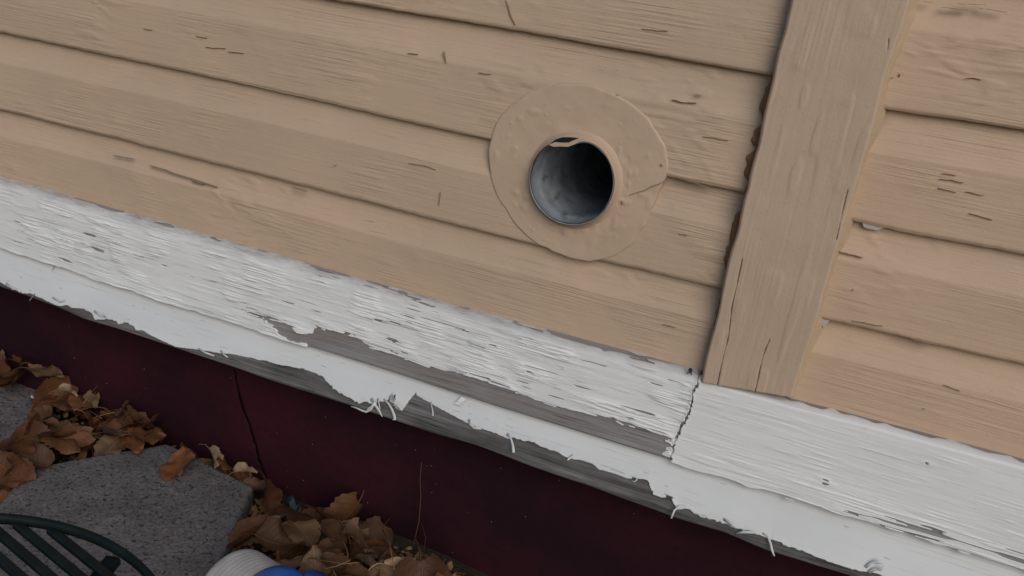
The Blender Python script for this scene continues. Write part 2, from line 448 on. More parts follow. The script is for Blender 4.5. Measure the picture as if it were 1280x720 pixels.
# upright trim board with long drying cracks
def dist_poly(X, Z, pts):
    d = np.full(X.shape, 1e9)
    for a, b in zip(pts[:-1], pts[1:]):
        ax, az, bx, bz = a[0], a[1], b[0], b[1]
        L2 = (bx - ax) ** 2 + (bz - az) ** 2 + 1e-12
        t = np.clip(((X - ax) * (bx - ax) + (Z - az) * (bz - az)) / L2, 0, 1)
        d = np.minimum(d, np.hypot(X - ax - t * (bx - ax), Z - az - t * (bz - az)))
    return d
def wl(pts, y): return [(at_y(p, y)[0], at_y(p, y)[2]) for p in pts]
zb_l, zb_r = at_y((877, 480), -.02)[2], at_y((990, 499), -.02)[2]
u = np.concatenate([[0, 0, .006, .02], np.linspace(.03, .97, 190), [.98, .994, 1, 1]])
w = np.concatenate([np.linspace(0, .6, 420), np.linspace(.61, 1, 60)])
U, W = np.meshgrid(u, w, indexing='ij')
zt = ZA(0) + .65
Zb = zb_l + (zb_r - zb_l) * U + .0015
Z = Zb + (zt - Zb) * W
jl, jr = (fbm(Z * 22, Z * 0, 51, 3) - .5) * .004, (fbm(Z * 18, Z * 0 + 7, 53, 4) - .5) * .006
X = (XL(Z) + jl) * (1 - U) + (XR(Z) + jr) * U
Y = -.020 + .004 * (np.clip(1 - U / .03, 0, 1) ** 2 + np.clip(1 - (1 - U) / .03, 0, 1) ** 2)
Y -= (noise(X * 260 + 2 * fbm(X * 8, Z * 8, 5), Z * 9, 61) - .5) * .00022
Y -= sstep(.60, .85, noise(X * 90, Z * 26, 63)) * .0006
Y -= (fbm(X * 12, Z * 6, 64) - .5) * .002
for pts, dep in (([(896, 488), (903, 455), (910, 420), (916, 385), (922, 350), (928, 325)], .006), ([(943, 499), (948, 470), (955, 445), (962, 425)], .005),
                 ([(1047, 300), (1055, 262), (1060, 238)], .004), ([(1108, 62), (1112, 50)], .003)):
    q = wl(pts, -.02)
    q = [(a + (random.random() - .5) * .003, b) for a, b in q]
    d = dist_poly(X, Z, q)
    d = d + (noise(X * 400, Z * 140, 67) - .5) * .0008
    Y += dep * .6 * np.exp(-(d / .00045) ** 2)
Y[0, :] = .012; Y[-1, :] = .012
# short end grain at the foot
P = np.stack([X, Y, Z], -1)
foot = P[:, :1].copy(); foot[..., 1] = .012
P = np.concatenate([foot, P], 1)
grid_obj("upright_trim_board", P, M['batten'], wall, flip=True)

# ---- white skirting: two bare boards and the paint films left on them
EP = [(0, 307), (160, 360), (320, 411), (386, 432), (494, 465), (620, 507), (850, 577), (1050, 638), (1253, 700)]
ZE = line(EP, -.011)
JX = at_y((866, 510), -.011)[0]                  # joint between the two boards
def skirt_y(v):
    return np.interp(v, [0, .0015, .006, .010, .013], [.004, -.002, -.0090, -.0125, -.013])
def skirt_pos(X, V, off, ztop, k=1.0):
    return np.stack([X, skirt_y(V * k) - off, ztop - V], -1)
ztl = lambda x: ZD(x) + .000
ztr = lambda x: Z4(x) + .002
def jx(v): return JX - .012 * (v / .11) + (noise(v * 90, v * 0, 88) - .5) * .006 + (noise(v * 400, v * 0, 89) - .5) * .003
def bare_board(x0, x1, ztop, seed, k=1.0):
    xs = np.arange(x0, x1 + .004, .004)
    vn = np.linspace(0, 1, 64)
    H = (ztop(xs) - ZE(xs))[:, None]
    V = vn[None] * H
    X = np.repeat(xs[:, None], 64, 1)
    P = skirt_pos(X, V, 0, ztop(xs)[:, None], k)
    P[..., 1] += (noise(X * 9, P[..., 2] * 420, seed) - .5) * .0014 + (fbm(X * 5, P[..., 2] * 40, seed + 1) - .5) * .001
    back = P[:, -1:].copy(); back[..., 1] = .004
    P = np.concatenate([P, back], 1)
    end0, end1 = P[:1].copy(), P[-1:].copy()
    end0[..., 1] = .012; end1[..., 1] = .012
    P = np.concatenate([end0, P, end1], 0)
    return grid_obj("skirting_board", P, M['bare'], wall)
sk_l = bare_board(-1.9, JX - .004, ztl, 101)
sk_r = bare_board(JX - .0015, 1.1, ztr, 103, 2.2)
# the right-hand board sits slightly proud
sk_r.location = (0, -.0015, 0)

def signed(X, Z, poly):                          # signed distance to a closed outline, + inside
    d = dist_poly(X, Z, list(poly) + [poly[0]])
    ins = np.zeros(X.shape, bool)
    n = len(poly)
    for i in range(n):
        (x1, z1), (x2, z2) = poly[i], poly[(i + 1) % n]
        c = ((z1 > Z) != (z2 > Z)) & (X < (x2 - x1) * (Z - z1) / (z2 - z1 + 1e-15) + x1)
        ins ^= c
    return np.where(ins, d, -d)

def film(name, Fd, pos_top, pos_low, mat, parent, wear=None):
    """a thin skin kept where Fd > 0, cut along the zero line, with a wall along the torn edge"""
    nx, nz = Fd.shape
    V, Fc, idx, ed = [], [], {}, {}
    ins = Fd > 0
    top = pos_top.reshape(-1, 3); low = pos_low.reshape(-1, 3)
    lowv = {}
    def gv(a):
        if a not in idx: idx[a] = len(V); V.append(top[a])
        return idx[a]
    Ff = Fd.ravel()
    def evx(a, b):
        k = (a, b) if a < b else (b, a)
        if k not in ed:
            a, b = k; t = Ff[a] / (Ff[a] - Ff[b]); t = min(max(t, .03), .97)
            ed[k] = len(V); V.append(top[a] * (1 - t) + top[b] * t)
            lowv[ed[k]] = low[a] * (1 - t) + low[b] * t
        return ed[k]
    lowi = {}
    def lv(i):
        if i not in lowi: lowi[i] = len(V); V.append(lowv[i])
        return lowi[i]
    cnt = ins[:-1, :-1].astype(int) + ins[1:, :-1] + ins[1:, 1:] + ins[:-1, 1:]
    for i, j in zip(*np.nonzero(cnt)):
        a = i * nz + j
        cs = (a, a + 1, a + nz + 1, a + nz)
        if cnt[i, j] == 4: Fc.append(tuple(gv(c) for c in cs)); continue
        poly, cut = [], []
        for k in range(4):
            p, q = cs[k], cs[(k + 1) % 4]
            if Ff[p] > 0: poly.append(gv(p))
            if (Ff[p] > 0) != (Ff[q] > 0):
                e = evx(p, q); poly.append(e); cut.append((e, Ff[p] > 0))
        if len(poly) > 2: Fc.append(tuple(poly))
        if len(cut) == 2:
            e0 = [e for e, o in cut if o][0]; e1 = [e for e, o in cut if not o][0]
            Fc.append((e1, e0, lv(e0), lv(e1)))
    o = mesh(name, V, Fc, mat, parent)
    if wear is not None:
        at = o.data.attributes.new("wear", 'FLOAT', 'POINT')
        w = np.zeros(len(V)); wf = wear.ravel()
        for a, i in idx.items(): w[i] = wf[a]
        for (a, b), i in ed.items(): w[i] = (wf[a] + wf[b]) / 2
        for e, i in lowi.items(): w[i] = w[e]
        at.data.foreach_set("value", w)
    return o

# left film
xs = np.arange(-1.30, JX + .004, .0022)
vs = np.concatenate([np.linspace(0, .014, 12), np.arange(.0146, .128, .00055)])
X, V = np.meshgrid(xs, vs, indexing='ij')
ZT = ztl(xs)[:, None]
Z = ZT - V
Hh = ZT - ZE(xs)[:, None]
bare_px = [(311, 390), (330, 394), (342, 398), (356, 401), (367, 405), (370, 410), (374, 416), (384, 417), (391, 416), (394, 409), (398, 407), (408, 411), (416, 413), (423, 412), (436, 416), (449, 420),
           (456, 426), (466, 434), (480, 437), (497, 442), (516, 450), (537, 459), (552, 461), (572, 466), (590, 471), (593, 467), (606, 473), (622, 478), (640, 485), (657, 494), (683, 504), (700, 509), (720, 513), (748, 519),
           (765, 521), (794, 531), (815, 538), (840, 547), (832, 550), (838, 554), (835, 559), (841, 562), (829, 566), (836, 570), (846, 579), (850, 590), (620, 520), (494, 477), (388, 444), (384, 430), (361, 423), (350, 416), (341, 404), (330, 398)]
bare = wl(bare_px, -.011)
jag = (noise(X * 60, Z * 700, 201) - .5) * .006 + (noise(X * 220, Z * 300, 202) - .5) * .003
sd = -signed(X, Z, bare)
Fd = sd + jag * np.clip(1 - np.abs(sd) / .02, 0, 1)
# slits along the grain, denser near the bare patch
dens = sstep(.42, .72, fbm(X * 3.2, Z * 22, 210, 3)) * .8 + .9 * np.exp(-np.clip(sd, 0, 1) / .018) * sstep(-.95, -.8, X)
n1 = noise(X * 30 + 3, Z * 900 + 1.2 * fbm(X * 10, Z * 30, 4), 211)
n2 = noise(X * 60, Z * 1400, 213)
thr = .965 - .29 * np.clip(dens, 0, 1.2)
Fd = np.minimum(Fd, (thr - (.78 * n1 + .22 * n2)) * .006)
# flaked chips
ch = fbm(X * 22, Z * 240, 215, 3)
Fd = np.minimum(Fd, (.80 - .05 * np.clip(dens, 0, 1) - ch) * .02)
# worn strip on the ledge
led = np.clip(1.15 - V / .012, 0, 1)
Fd = np.minimum(Fd, (.75 - .20 * led - fbm(X * 14, V * 200, 217, 3) * (.4 + .6 * led) + .12 * (1 - led)) * .02 + .0002)
# ragged vertical joint and lower edge
jl_ = jx(V)
Fd = np.minimum(Fd, jl_ - .0015 - X)
Fd = np.minimum(Fd, Hh - V + .001 + (noise(X * 80, Z * 0, 219) - .5) * .003)
off = .0007 + .0030 * np.exp(-np.clip(Fd, 0, 1) / .0022) * sstep(.35, .75, noise(X * 30, Z * 60, 221)) + (fbm(X * 18, Z * 160, 223, 3) - .5) * .0005 + sstep(.6, .85, noise(X * 26, Z * 260, 225)) * .0004
off = np.clip(off, .0004, .004)
ptop = skirt_pos(X, V, off + .0004, ZT); plow = skirt_pos(X, V, -.001, ZT)
tag(film("paint_film", Fd, ptop, plow, M['white'], sk_l, np.clip(1.25 - V / .011, 0, 1)), kind="stuff")

# right film: sound paint with slits close to the lower edge
xs = np.arange(JX - .016, .72, .0022)
vs = np.concatenate([np.linspace(0, .014, 12), np.arange(.0146, .128, .00055)])
X, V = np.meshgrid(xs, vs, indexing='ij')
ZT = ztr(xs)[:, None]
Z = ZT - V
Hh = ZT - ZE(xs)[:, None]
low_ = np.clip((V / Hh - .62) / .3, 0, 1)
dens = low_ * (.5 + .7 * sstep(.35, .6, fbm(X * 5, Z * 20, 310, 3)))
n1 = noise(X * 24, Z * 520 + 1.5 * fbm(X * 12, Z * 30, 4), 311)
n2 = noise(X * 60, Z * 900, 313)
Fd = (1.0 - .32 * dens - (.78 * n1 + .22 * n2)) * .006
Fd = np.minimum(Fd, (.90 - .08 * low_ - fbm(X * 22, Z * 110, 315, 3)) * .02)
Fd = np.minimum(Fd, X - jx(V) - .0008)
Fd = np.minimum(Fd, Hh - V + .0015 + (noise(X * 70, Z * 0, 319) - .5) * .004)
Fd = np.minimum(Fd, V - .0002 - .0016 * noise(X * 90, X * 0, 320))
off = .0008 + (fbm(X * 16, Z * 120, 323, 3) - .5) * .0005 + low_ * sstep(.55, .85, noise(X * 26, Z * 300, 325)) * .0008 + .0012 * np.exp(-np.clip(Fd, 0, 1) / .002) * noise(X * 40, Z * 40, 3)
off = np.clip(off, .0004, .004)
tag(film("paint_film", Fd, skirt_pos(X, V, off + .0004, ZT, 2.2), skirt_pos(X, V, -.001, ZT, 2.2), M['white_sound'], sk_r, np.clip(1 - V / .006, 0, 1) * .35), kind="stuff")

# ---- drip moulding under the skirting
FP = [(0, 357), (40, 371), (73, 383), (107, 399), (144, 409), (177, 420), (300, 461), (336, 475), (394, 493), (439, 507), (494, 525), (539, 540), (597, 556), (667, 584), (744, 610), (819, 638), (844, 648), (906, 666), (957, 689), (1013, 706), (1055, 718)]
ZF = line(FP, -.031)
PT = np.array([0, .06, .2, .4, .6, .75, .88, .96, 1.0])
PYv = np.array([-.0005, -.001, -.0035, -.0105, -.0190, -.0252, -.0295, -.0312, -.0308])
PZv = np.array([0, .035, .15, .34, .55, .71, .86, .95, 1.0])
def mould(X, T, off=0):
    x1 = X[:, 0] if X.ndim == 2 else X
    e, f = ZE(x1) + .004, ZF(x1)
    if X.ndim == 2: e, f = e[:, None], f[:, None]
    y = np.interp(T, PT, PYv); z = e + (f - e) * np.interp(T, PT, PZv)
    return np.stack([X + 0 * T, y - off, z - off * .5], -1)
def mpx(p):                                     # photo pixel -> (x, t) on the moulding
    best = None
    for t in np.linspace(0, 1.0, 201):
        q = at_y(p, np.interp(t, PT, PYv))
        e, f = ZE(q[0]) + .004, ZF(q[0])
        err = abs(q[2] - (e + (f - e) * np.interp(t, PT, PZv)))
        if best is None or err < best[0]: best = (err, q[0], t)
    return best[1], best[2]
xs = np.arange(-1.9, 1.1, .004)
ts = np.linspace(0, 1, 50)
X, T = np.meshgrid(xs, ts, indexing='ij')
P = mould(X, T)
P[..., 1] += (noise(X * 8, T * 22, 401) - .5) * .0016 + (fbm(X * 6, T * 3, 403) - .5) * .002 * T
under = P[:, -1:].copy(); under[..., 1] += .006; under[..., 2] -= .003
back = under.copy(); back[..., 1] = .03
P = np.concatenate([P, under, back], 1)
mo = grid_obj("drip_moulding", P, M['bare_nose'], wall)

edge_px = [(0, 350), (12, 359), (28, 365), (40, 365), (61, 376), (73, 381), (101, 384), (122, 396), (159, 402), (183, 412), (200, 421), (222, 431), (249, 434), (275, 438), (300, 443), (322, 447), (355, 454), (383, 459), (406, 470), (419, 484),
           (439, 494), (450, 501), (459, 500), (467, 502), (478, 499), (484, 499), (493, 506), (503, 513), (497, 489), (519, 491), (536, 501), (561, 515), (586, 526), (603, 533), (622, 538), (636, 545), (642, 543), (667, 549), (694, 559), (715, 570), (750, 584), (794, 597), (811, 600), (818, 613),
           (833, 620), (853, 632), (881, 644), (900, 651), (917, 659), (935, 661), (950, 664), (974, 673), (993, 680), (1021, 691), (1055, 703), (1078, 711), (1100, 716)]
eq = np.array([mpx(p) for p in edge_px])
o_ = np.argsort(eq[:, 0], kind='stable'); eq = eq[o_]
xs = np.arange(-1.30, .72, .0018)
ts = np.linspace(0, 1.0, 70)
X, T = np.meshgrid(xs, ts, indexing='ij')
ET = np.interp(xs, eq[:, 0], eq[:, 1])[:, None] + (noise(xs * 90, xs * 0, 411)[:, None] - .5) * .08 * sstep(.3, .7, noise(xs * 9, xs * 0, 413))[:, None] + (noise(xs * 330, xs * 0, 412)[:, None] - .5) * .025 * (.3 + sstep(.4, .7, noise(xs * 14, xs * 0, 414)))[:, None]
k = .05
Fd = (ET - T) * k
near = np.exp(-np.clip(ET - T, 0, 2) / .10)
sl = noise(X * 14, T * 46, 415) * .8 + .2 * noise(X * 90, T * 60, 416)
Fd = np.minimum(Fd, (.99 - .25 * near * (.4 + .6 * sstep(.3, .7, noise(X * 4, T * 0, 417))) - sl) * .01)
Fd = np.minimum(Fd, (.83 - fbm(X * 40, T * 26, 418, 3)) * .01)
wrk = near * sstep(.45, .75, noise(X * 7, T * 0 + 3, 419))
off = .0008 + .0026 * np.exp(-np.clip(ET - T, 0, 2) / .05) * sstep(.35, .8, noise(X * 18, T * 0, 421)) + wrk * .0022 * noise(X * 16, T * 16, 423) + (fbm(X * 9, T * 5, 425) - .5) * .0006
P1 = mould(X, T, np.clip(off, .0005, .006) + .0009); P0 = mould(X, T, -.0008)
tag(film("paint_film", Fd, P1, P0, M['white_smooth'], mo), kind="stuff")

# peeled paint curls that hang from the torn edge
def ribbon(pts, widths, lift, mat=M['white_smooth'], name="paint_curl", parent=mo, tw=.4):
    q = []
    for k, p in enumerate(pts):
        x, t = mpx(p)
        b = mould(np.array([x]), np.array([min(t, 1)]))[0]
        l = lift * (k / max(1, len(pts) - 1)) ** 1.3 + .0018
        q.append(Vector(at_y(p, b[1] - l)))
    V, Fc, n = [], [], len(q)
    for k in range(n):
        d = (q[min(k + 1, n - 1)] - q[max(k - 1, 0)]).normalized()
        s = d.cross(Vector((0, 1, 0))).normalized()
        s = (Matrix.Rotation(tw * math.sin(k * 1.7), 3, d) @ s).normalized()
        nn = d.cross(s)
        w = widths[k] * .00088 / 2
        for a, b_ in ((-1, 0), (0, .35), (1, 0)):
            for th in (0, .0004): V.append(q[k] + s * w * a + nn * (w * b_ + th))
    for k in range(n - 1):
        o = k * 6
        for a, b_ in ((0, 2), (2, 4), (5, 3), (3, 1), (4, 5), (1, 0)):
            Fc.append((o + a, o + b_, o + 6 + b_, o + 6 + a))
    Fc += [(0, 1, 3, 2), (2, 3, 5, 4)]
    o = 6 * (n - 1); Fc += [(o, o + 2, o + 3, o + 1), (o + 2, o + 4, o + 5, o + 3)]
    return mesh(name, V, Fc, mat, parent)
for pts, ws, lf in (
    ([(439, 508), (446, 510), (452, 513), (458, 515), (463, 512), (466, 507), (470, 503)], [2, 3, 3, 3, 4, 4, 5], .004),
    ([(458, 515), (461, 510), (466, 508), (464, 513)], [2, 3, 3, 2], .006),
    ([(464, 499), (469, 506), (473, 512), (478, 521)], [8, 7, 5, 1], .007),
    ([(472, 499), (474, 505), (475, 511)], [6, 4, 1.5], .005),
    ([(480, 499), (486, 505), (490, 512), (493, 520), (494, 525), (491, 524)], [4, 5, 4, 4, 3, 2], .008),
    ([(488, 496), (494, 504), (499, 509), (503, 513)], [13, 9, 6, 2], .006),
    ([(538, 503), (540, 509), (541, 514), (541, 520)], [4, 3, 2.5, 2], .006),
    ([(586, 525), (588, 531), (593, 535), (602, 536)], [6, 6, 4, 2], .005),
    ([(634, 543), (639, 549), (641, 557), (642, 566)], [7, 5, 4, 4], .006),
    ([(716, 569), (712, 573), (709, 575)], [3, 3, 2], .005),
    ([(789, 600), (793, 602), (796, 600), (796, 596)], [2, 2, 2, 2], .005),
    ([(857, 633), (849, 633), (843, 638), (839, 648)], [2, 2.5, 2.5, 2], .008),
    ([(953, 667), (960, 671), (963, 679), (965, 688), (968, 695)], [4, 4, 3, 3, 2], .008),
    ([(920, 667), (930, 665), (945, 666)], [2, 6, 2], .005),
    ([(883, 645), (877, 646), (873, 643)], [2, 2, 1.5], .006),
    ([(905, 649), (913, 654), (920, 660)], [4, 6, 2], .004),
    ([(1082, 709), (1088, 704), (1096, 702), (1104, 704)], [4, 3, 4, 3], .006),
    ([(1086, 716), (1093, 711), (1100, 712), (1106, 708)], [5, 4, 4, 3], .007),
    ([(8, 354), (14, 359), (20, 362)], [3, 4, 1.5], .004),
    ([(66, 372), (74, 377), (80, 375)], [3, 4, 2], .004),
    ([(118, 389), (124, 394), (132, 397), (128, 391)], [4, 5, 3, 2], .005),
    ([(248, 436), (257, 441), (268, 445)], [4, 5, 2], .004),
    ([(276, 439), (281, 444), (285, 447)], [5, 5, 2], .004)):
    ribbon(pts, ws, lf)
for pts in ([(68, 331), (67, 335), (65, 339)], [(44, 367), (40, 372), (37, 376)]):
    ribbon(pts, [1.6, 1.6, 1.4], .006, M['splinter'], "wood_splinter")
# loose flakes standing off the skirting
def flake(pts, lift, par=sk_l):
    q = [at_y(p, -.012 - (.0006 if k < 2 else lift)) for k, p in enumerate(pts)]
    V = q + [a + np.array([0, .0005, 0]) for a in q]
    n = len(q)
    Fc = [tuple(range(n)), tuple(range(2 * n - 1, n - 1, -1))] + [(i, i + n, (i + 1) % n + n, (i + 1) % n) for i in range(n)]
    return mesh("paint_flake", V, Fc, M['white'], par, False)
flake([(366, 402), (394, 406), (391, 417), (374, 416), (370, 410)], .004)
flake([(583, 499), (577, 496), (568, 505), (574, 506)], .005)
flake([(463, 432), (470, 434), (538, 458), (536, 460), (498, 445)], .003)
flake([(785, 522), (791, 518), (789, 523), (786, 525)], .006)
flake([(768, 526), (771, 525), (780, 531), (778, 532)], .004)
flake([(834, 548), (848, 546), (843, 556), (838, 553)], .003)
flake([(838, 560), (848, 557), (846, 572), (832, 567)], .003)

# ---- foundation
xs = np.concatenate([[-1.9], np.arange(-1.35, -.85, .006), np.arange(-.85, -.55, .0016), np.arange(-.55, .5, .006), [1.1]])
zs = np.linspace(-.06, ZF(0) + .012, 60)
X, Z = np.meshgrid(xs, zs, indexing='ij')
Y = .020 + (fbm(X * 9, Z * 12, 501, 5) - .5) * .005 + (noise(X * 120, Z * 120, 503) - .5) * .0008
crk = [(292, 462), (297, 490), (303, 510), (312, 535), (318, 555), (326, 580), (332, 600)]
q = wl(crk, .02)
d = dist_poly(X, Z, q)
Y += .003 * np.exp(-((d + (noise(X * 200, Z * 200, 9) - .5) * .002) / .0016) ** 2)
grid_obj("foundation", np.stack([X, Y, Z], -1), M['maroon'], wall, flip=True)
V, Fc = [], []
for (px, py) in [(125, 405), (128, 404), (88, 408), (108, 472), (181, 461), (134, 479), (172, 498), (183, 485), (178, 523), (152, 513), (347, 540), (328, 564), (391, 555), (495, 556), (586, 640), (545, 605), (657, 645), (700, 600), (460, 628), (463, 641), (626, 585), (360, 608), (380, 600), (566, 690), (510, 677), (540, 582), (520, 562)] + \
        [(random.uniform(40, 900), random.uniform(430, 720)) for _ in range(24)]:
    b = at_y((px, py), .017)
    if b[2] > ZF(0) - .02 or b[2] < .01: continue
    r = random.uniform(.0003, .0008)
    k = len(V); a0 = random.random() * 6
    for i in range(4): V.append((b[0] + r * math.cos(a0 + i * 1.57) * random.uniform(.5, 1.6), b[1] - .001, b[2] + r * math.sin(a0 + i * 1.57)))
    V.append((b[0], b[1] - .0024, b[2]))
    for i in range(4): Fc.append((k + i, k + (i + 1) % 4, k + 4))
tag(mesh("paint_specks", V, Fc, M['speck'], wall, False), kind="stuff")

# ------------------------------------------------------------------ the vent
vent = empty("exhaust_vent", (HX, WY, HZ), "round open metal vent duct with torn rim, its wide flange painted tan over the siding", "vent")
out_px = [(712, 103), (748, 109), (785, 126), (816, 156), (833, 186), (837, 208), (831, 226), (822, 242), (813, 264), (802, 288), (788, 308), (762, 324), (735, 328), (700, 318), (660, 297), (630, 263), (613, 226), (609, 186), (618, 155), (640, 128), (672, 110)]
oq = np.array([at_y(p, -.004) for p in out_px])
ang = np.arctan2(oq[:, 2] - HZ, oq[:, 0] - HX); rad = np.hypot(oq[:, 2] - HZ, oq[:, 0] - HX)
o_ = np.argsort(ang); ang, rad = ang[o_], rad[o_]
ang = np.concatenate([ang - 2 * np.pi, ang, ang + 2 * np.pi]); rad = np.tile(rad, 3)
NA = 220
th = np.linspace(0, 2 * np.pi, NA + 1)
ro = np.interp(np.where(th > np.pi, th - 2 * np.pi, th), ang, rad) + (noise(np.cos(th) * 9 + 20, np.sin(th) * 9 + 20, 601) - .5) * .0025
fr = np.concatenate([np.linspace(0, 1, 40), [1, 1]])
TH, FR = np.meshgrid(th, fr, indexing='ij')
RR = (HR + .0018) + (ro[:, None] - HR - .0018) * FR
X, Z = RR * np.cos(TH), RR * np.sin(TH)
Y = -.0016 - .0016 * np.exp(-((RR - .072) / .004) ** 2) * 0 + (fbm(X * 28 + 9, Z * 28 + 9, 603, 4) - .5) * .0022
lump = noise(X * 90 + 30, Z * 90 + 30, 605)
Y -= sstep(.80, .97, lump) * .0007
for cx, cz, a, w in ((.046, -.008, .0022, .006), (.048, .03, .0018, .005), (-.028, .050, .0022, .008), (-.01, .052, .0018, .006), (.0, -.062, .002, .005), (-.068, -.03, .002, .004), (-.078, .02, .002, .004), (-.055, -.045, .002, .005), (.062, -.04, .002, .006)):
    Y -= .6 * a * np.exp(-((X - cx) ** 2 + (Z - cz) ** 2) / w ** 2)
# old raised seam along the right side of the plate
seam = dist_poly(X + HX, Z + HZ, wl([(786, 170), (788, 205), (784, 240), (775, 270), (768, 300)], -.004))
Y -= .0010 * np.exp(-(seam / .0018) ** 2) * sstep(.35, .8, noise(Z * 230, X * 90, 8))
Y += .0030 * np.clip((FR - .965) / .035, 0, 1) ** 2
Y -= .0020 * np.clip(1 - FR / .06, 0, 1) ** 2
Y[:, -2] = .004; Y[:, -1] = .0165
fl = grid_obj("flange", np.stack([X, Y, Z], -1), M['flange'], vent)
# duct: painted lip outside, bare zinc inside
NA = 96
th = np.linspace(0, 2 * np.pi, NA + 1)
def ring(r, y):
    return np.stack([r * np.cos(th), y + 0 * th, r * np.sin(th)], -1)
rimn = (noise(np.cos(th) * 5 + 9, np.sin(th) * 5 + 9, 71) - .5)
tear = np.exp(-((th - math.radians(103)) / math.radians(20)) ** 2)
yl = -.0155 + rimn * .002
dip = 1 - .17 * tear
P = np.stack([ring(HR + .0075, -.0015), ring(HR + .0045, -.0040), ring(HR + .0028, -.0075), ring((HR + .0018), -.0115), ring((HR + .0011) * dip, yl + .0012), ring((HR + .0004) * dip, yl)], 1)
grid_obj("duct_lip", P, M['flange'], vent)
ys = np.concatenate([[0], np.linspace(.004, .42, 40)])
P = np.stack([ring((HR - .0004 - .0006 * (k == 0)) * (dip if y < .012 else 1) * (1 - .10 * sstep(.0, .02, y) * tear * (y > .004)), yl + y) for k, y in enumerate(ys)], 1)
P[..., 0] += (noise(np.cos(th)[:, None] * 4 + 7, P[..., 1] * 30, 81) - .5) * .0016
grid_obj("duct", P, M['zinc'], vent, flip=True)
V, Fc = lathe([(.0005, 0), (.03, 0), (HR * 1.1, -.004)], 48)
e_ = mesh("duct_elbow", [(x, .40 - z, y) for x, y, z in V], Fc, M['unlit'], vent)  # end disc coloured black as the darkness deep in the duct
th_ = np.linspace(math.radians(165), math.radians(352), 60)
k_ = np.sin(np.linspace(0, np.pi, 60)) ** .5
rr_ = HR + .0004
yi = np.interp(th_, th, yl)
Q = [np.stack([(rr_ + a * k_) * np.cos(th_), yi + b * k_, (rr_ + a * k_) * np.sin(th_)], -1) for a, b in ((-.0007, .0003), (-.0002, -.0005), (.0006, -.0004), (.0009, .0004))]
m = MT("bright_worn_zinc", .45, .5, .3); M['rim'] = m.done(m.mix(m.noise(m.map(150, 150, 150), 1, 3), (.30, .30, .30), (.14, .135, .13)))
grid_obj("rim_edge", np.stack(Q, 1), M['rim'], vent)
# torn sliver of metal across the top, with a black plate painted as the gap's shade
sliv = [(690, 180), (697, 179), (705, 180), (713, 180), (719, 177), (726, 175)]
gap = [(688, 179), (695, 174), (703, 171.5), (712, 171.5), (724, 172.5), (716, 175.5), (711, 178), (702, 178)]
def plate(name, pts, y, mat, thick=.0008):
    q = [at_y(p, y) - np.array([HX, 0, HZ]) for p in pts]; n = len(q)
    V = q + [a + np.array([0, thick, 0]) for a in q]
    return mesh(name, V, [tuple(range(n)), tuple(range(2 * n - 1, n - 1, -1))] + [(i, i + n, (i + 1) % n + n, (i + 1) % n) for i in range(n)], mat, vent, False)
plate("torn_gap_shade", gap, -.0172, M['unlit'])
plate("torn_sliver", [(686, 181), (694, 177.5), (703, 178.5), (711, 178.3), (716, 175.8), (726, 173), (733, 176), (724, 177.5), (718, 180.5), (710, 183.5), (700, 183), (692, 183.5)], -.0182, M['flange'])

# ------------------------------------------------------------------ paving
def stone(name, poly, ztop, mat, label, cat, seed, chip=.004):
    cx, cy = np.mean(poly, 0)
    o = None
    pts = []
    n = len(poly)
    for i in range(n):
        a, b = np.array(poly[i]), np.array(poly[(i + 1) % n])
        for t in np.linspace(0, 1, 40, endpoint=False): pts.append(a + (b - a) * t)
    pts = np.array(pts) - (cx, cy)
    k = len(pts)
    s = np.arange(k)
    pts = pts * (1 + ((noise(s * .35, s * 0, seed) - .5) * .010 + (noise(s * .9, s * 0, seed + 1) - .5) * .008)[:, None])
    rings = [(.0, 0)] + [(f, 0) for f in np.linspace(.05, .96, 44)] + [(.978, -.0006), (.990, -.003), (.998, -.008), (1.0, -.014), (1.0, -ztop - .01)]
    V, Fc = [], []
    for f, dz in rings:
        for p in pts:
            x, y = p * f
            z = dz
            if dz > -.004: z += (fbm(np.array(x * 20 + 5), np.array(y * 20 + 5), seed, 4) - .5) * .005 + (noise(np.array(x * 190), np.array(y * 190), seed + 2) - .5) * .0009
            V.append((x, y, z))
    for r in range(len(rings) - 1):
        for i in range(k): Fc.append((r * k + i, r * k + (i + 1) % k, (r + 1) * k + (i + 1) % k, (r + 1) * k + i))
    o = mesh(name, V, Fc, mat)
    o.location = (cx, cy, ztop)
    return tag(o, label, cat)
P1, P2, P3 = [at_z(p, .04)[:2] for p in ((40, 582), (209, 553), (318, 607))]
C0 = P1 + P3 - P2
hexa = [P1, P2, P3, 2 * C0 - P1, 2 * C0 - P2, 2 * C0 - P3]
stone("stepping_stone", hexa[::-1], .04, M['paver'], "grey pitted concrete hexagonal paver lying against the maroon foundation", "stepping stone", 701)
sl = [at_z(p, .022)[:2] for p in ((-260, 430), (-40, 462), (38, 476), (62, 500), (84, 540), (30, 575), (-30, 640), (-300, 640))]
stone("concrete_slab", sl[::-1], .022, M['slab'], "dark stained concrete slab at the far left, half covered by leaves", "paving slab", 705)

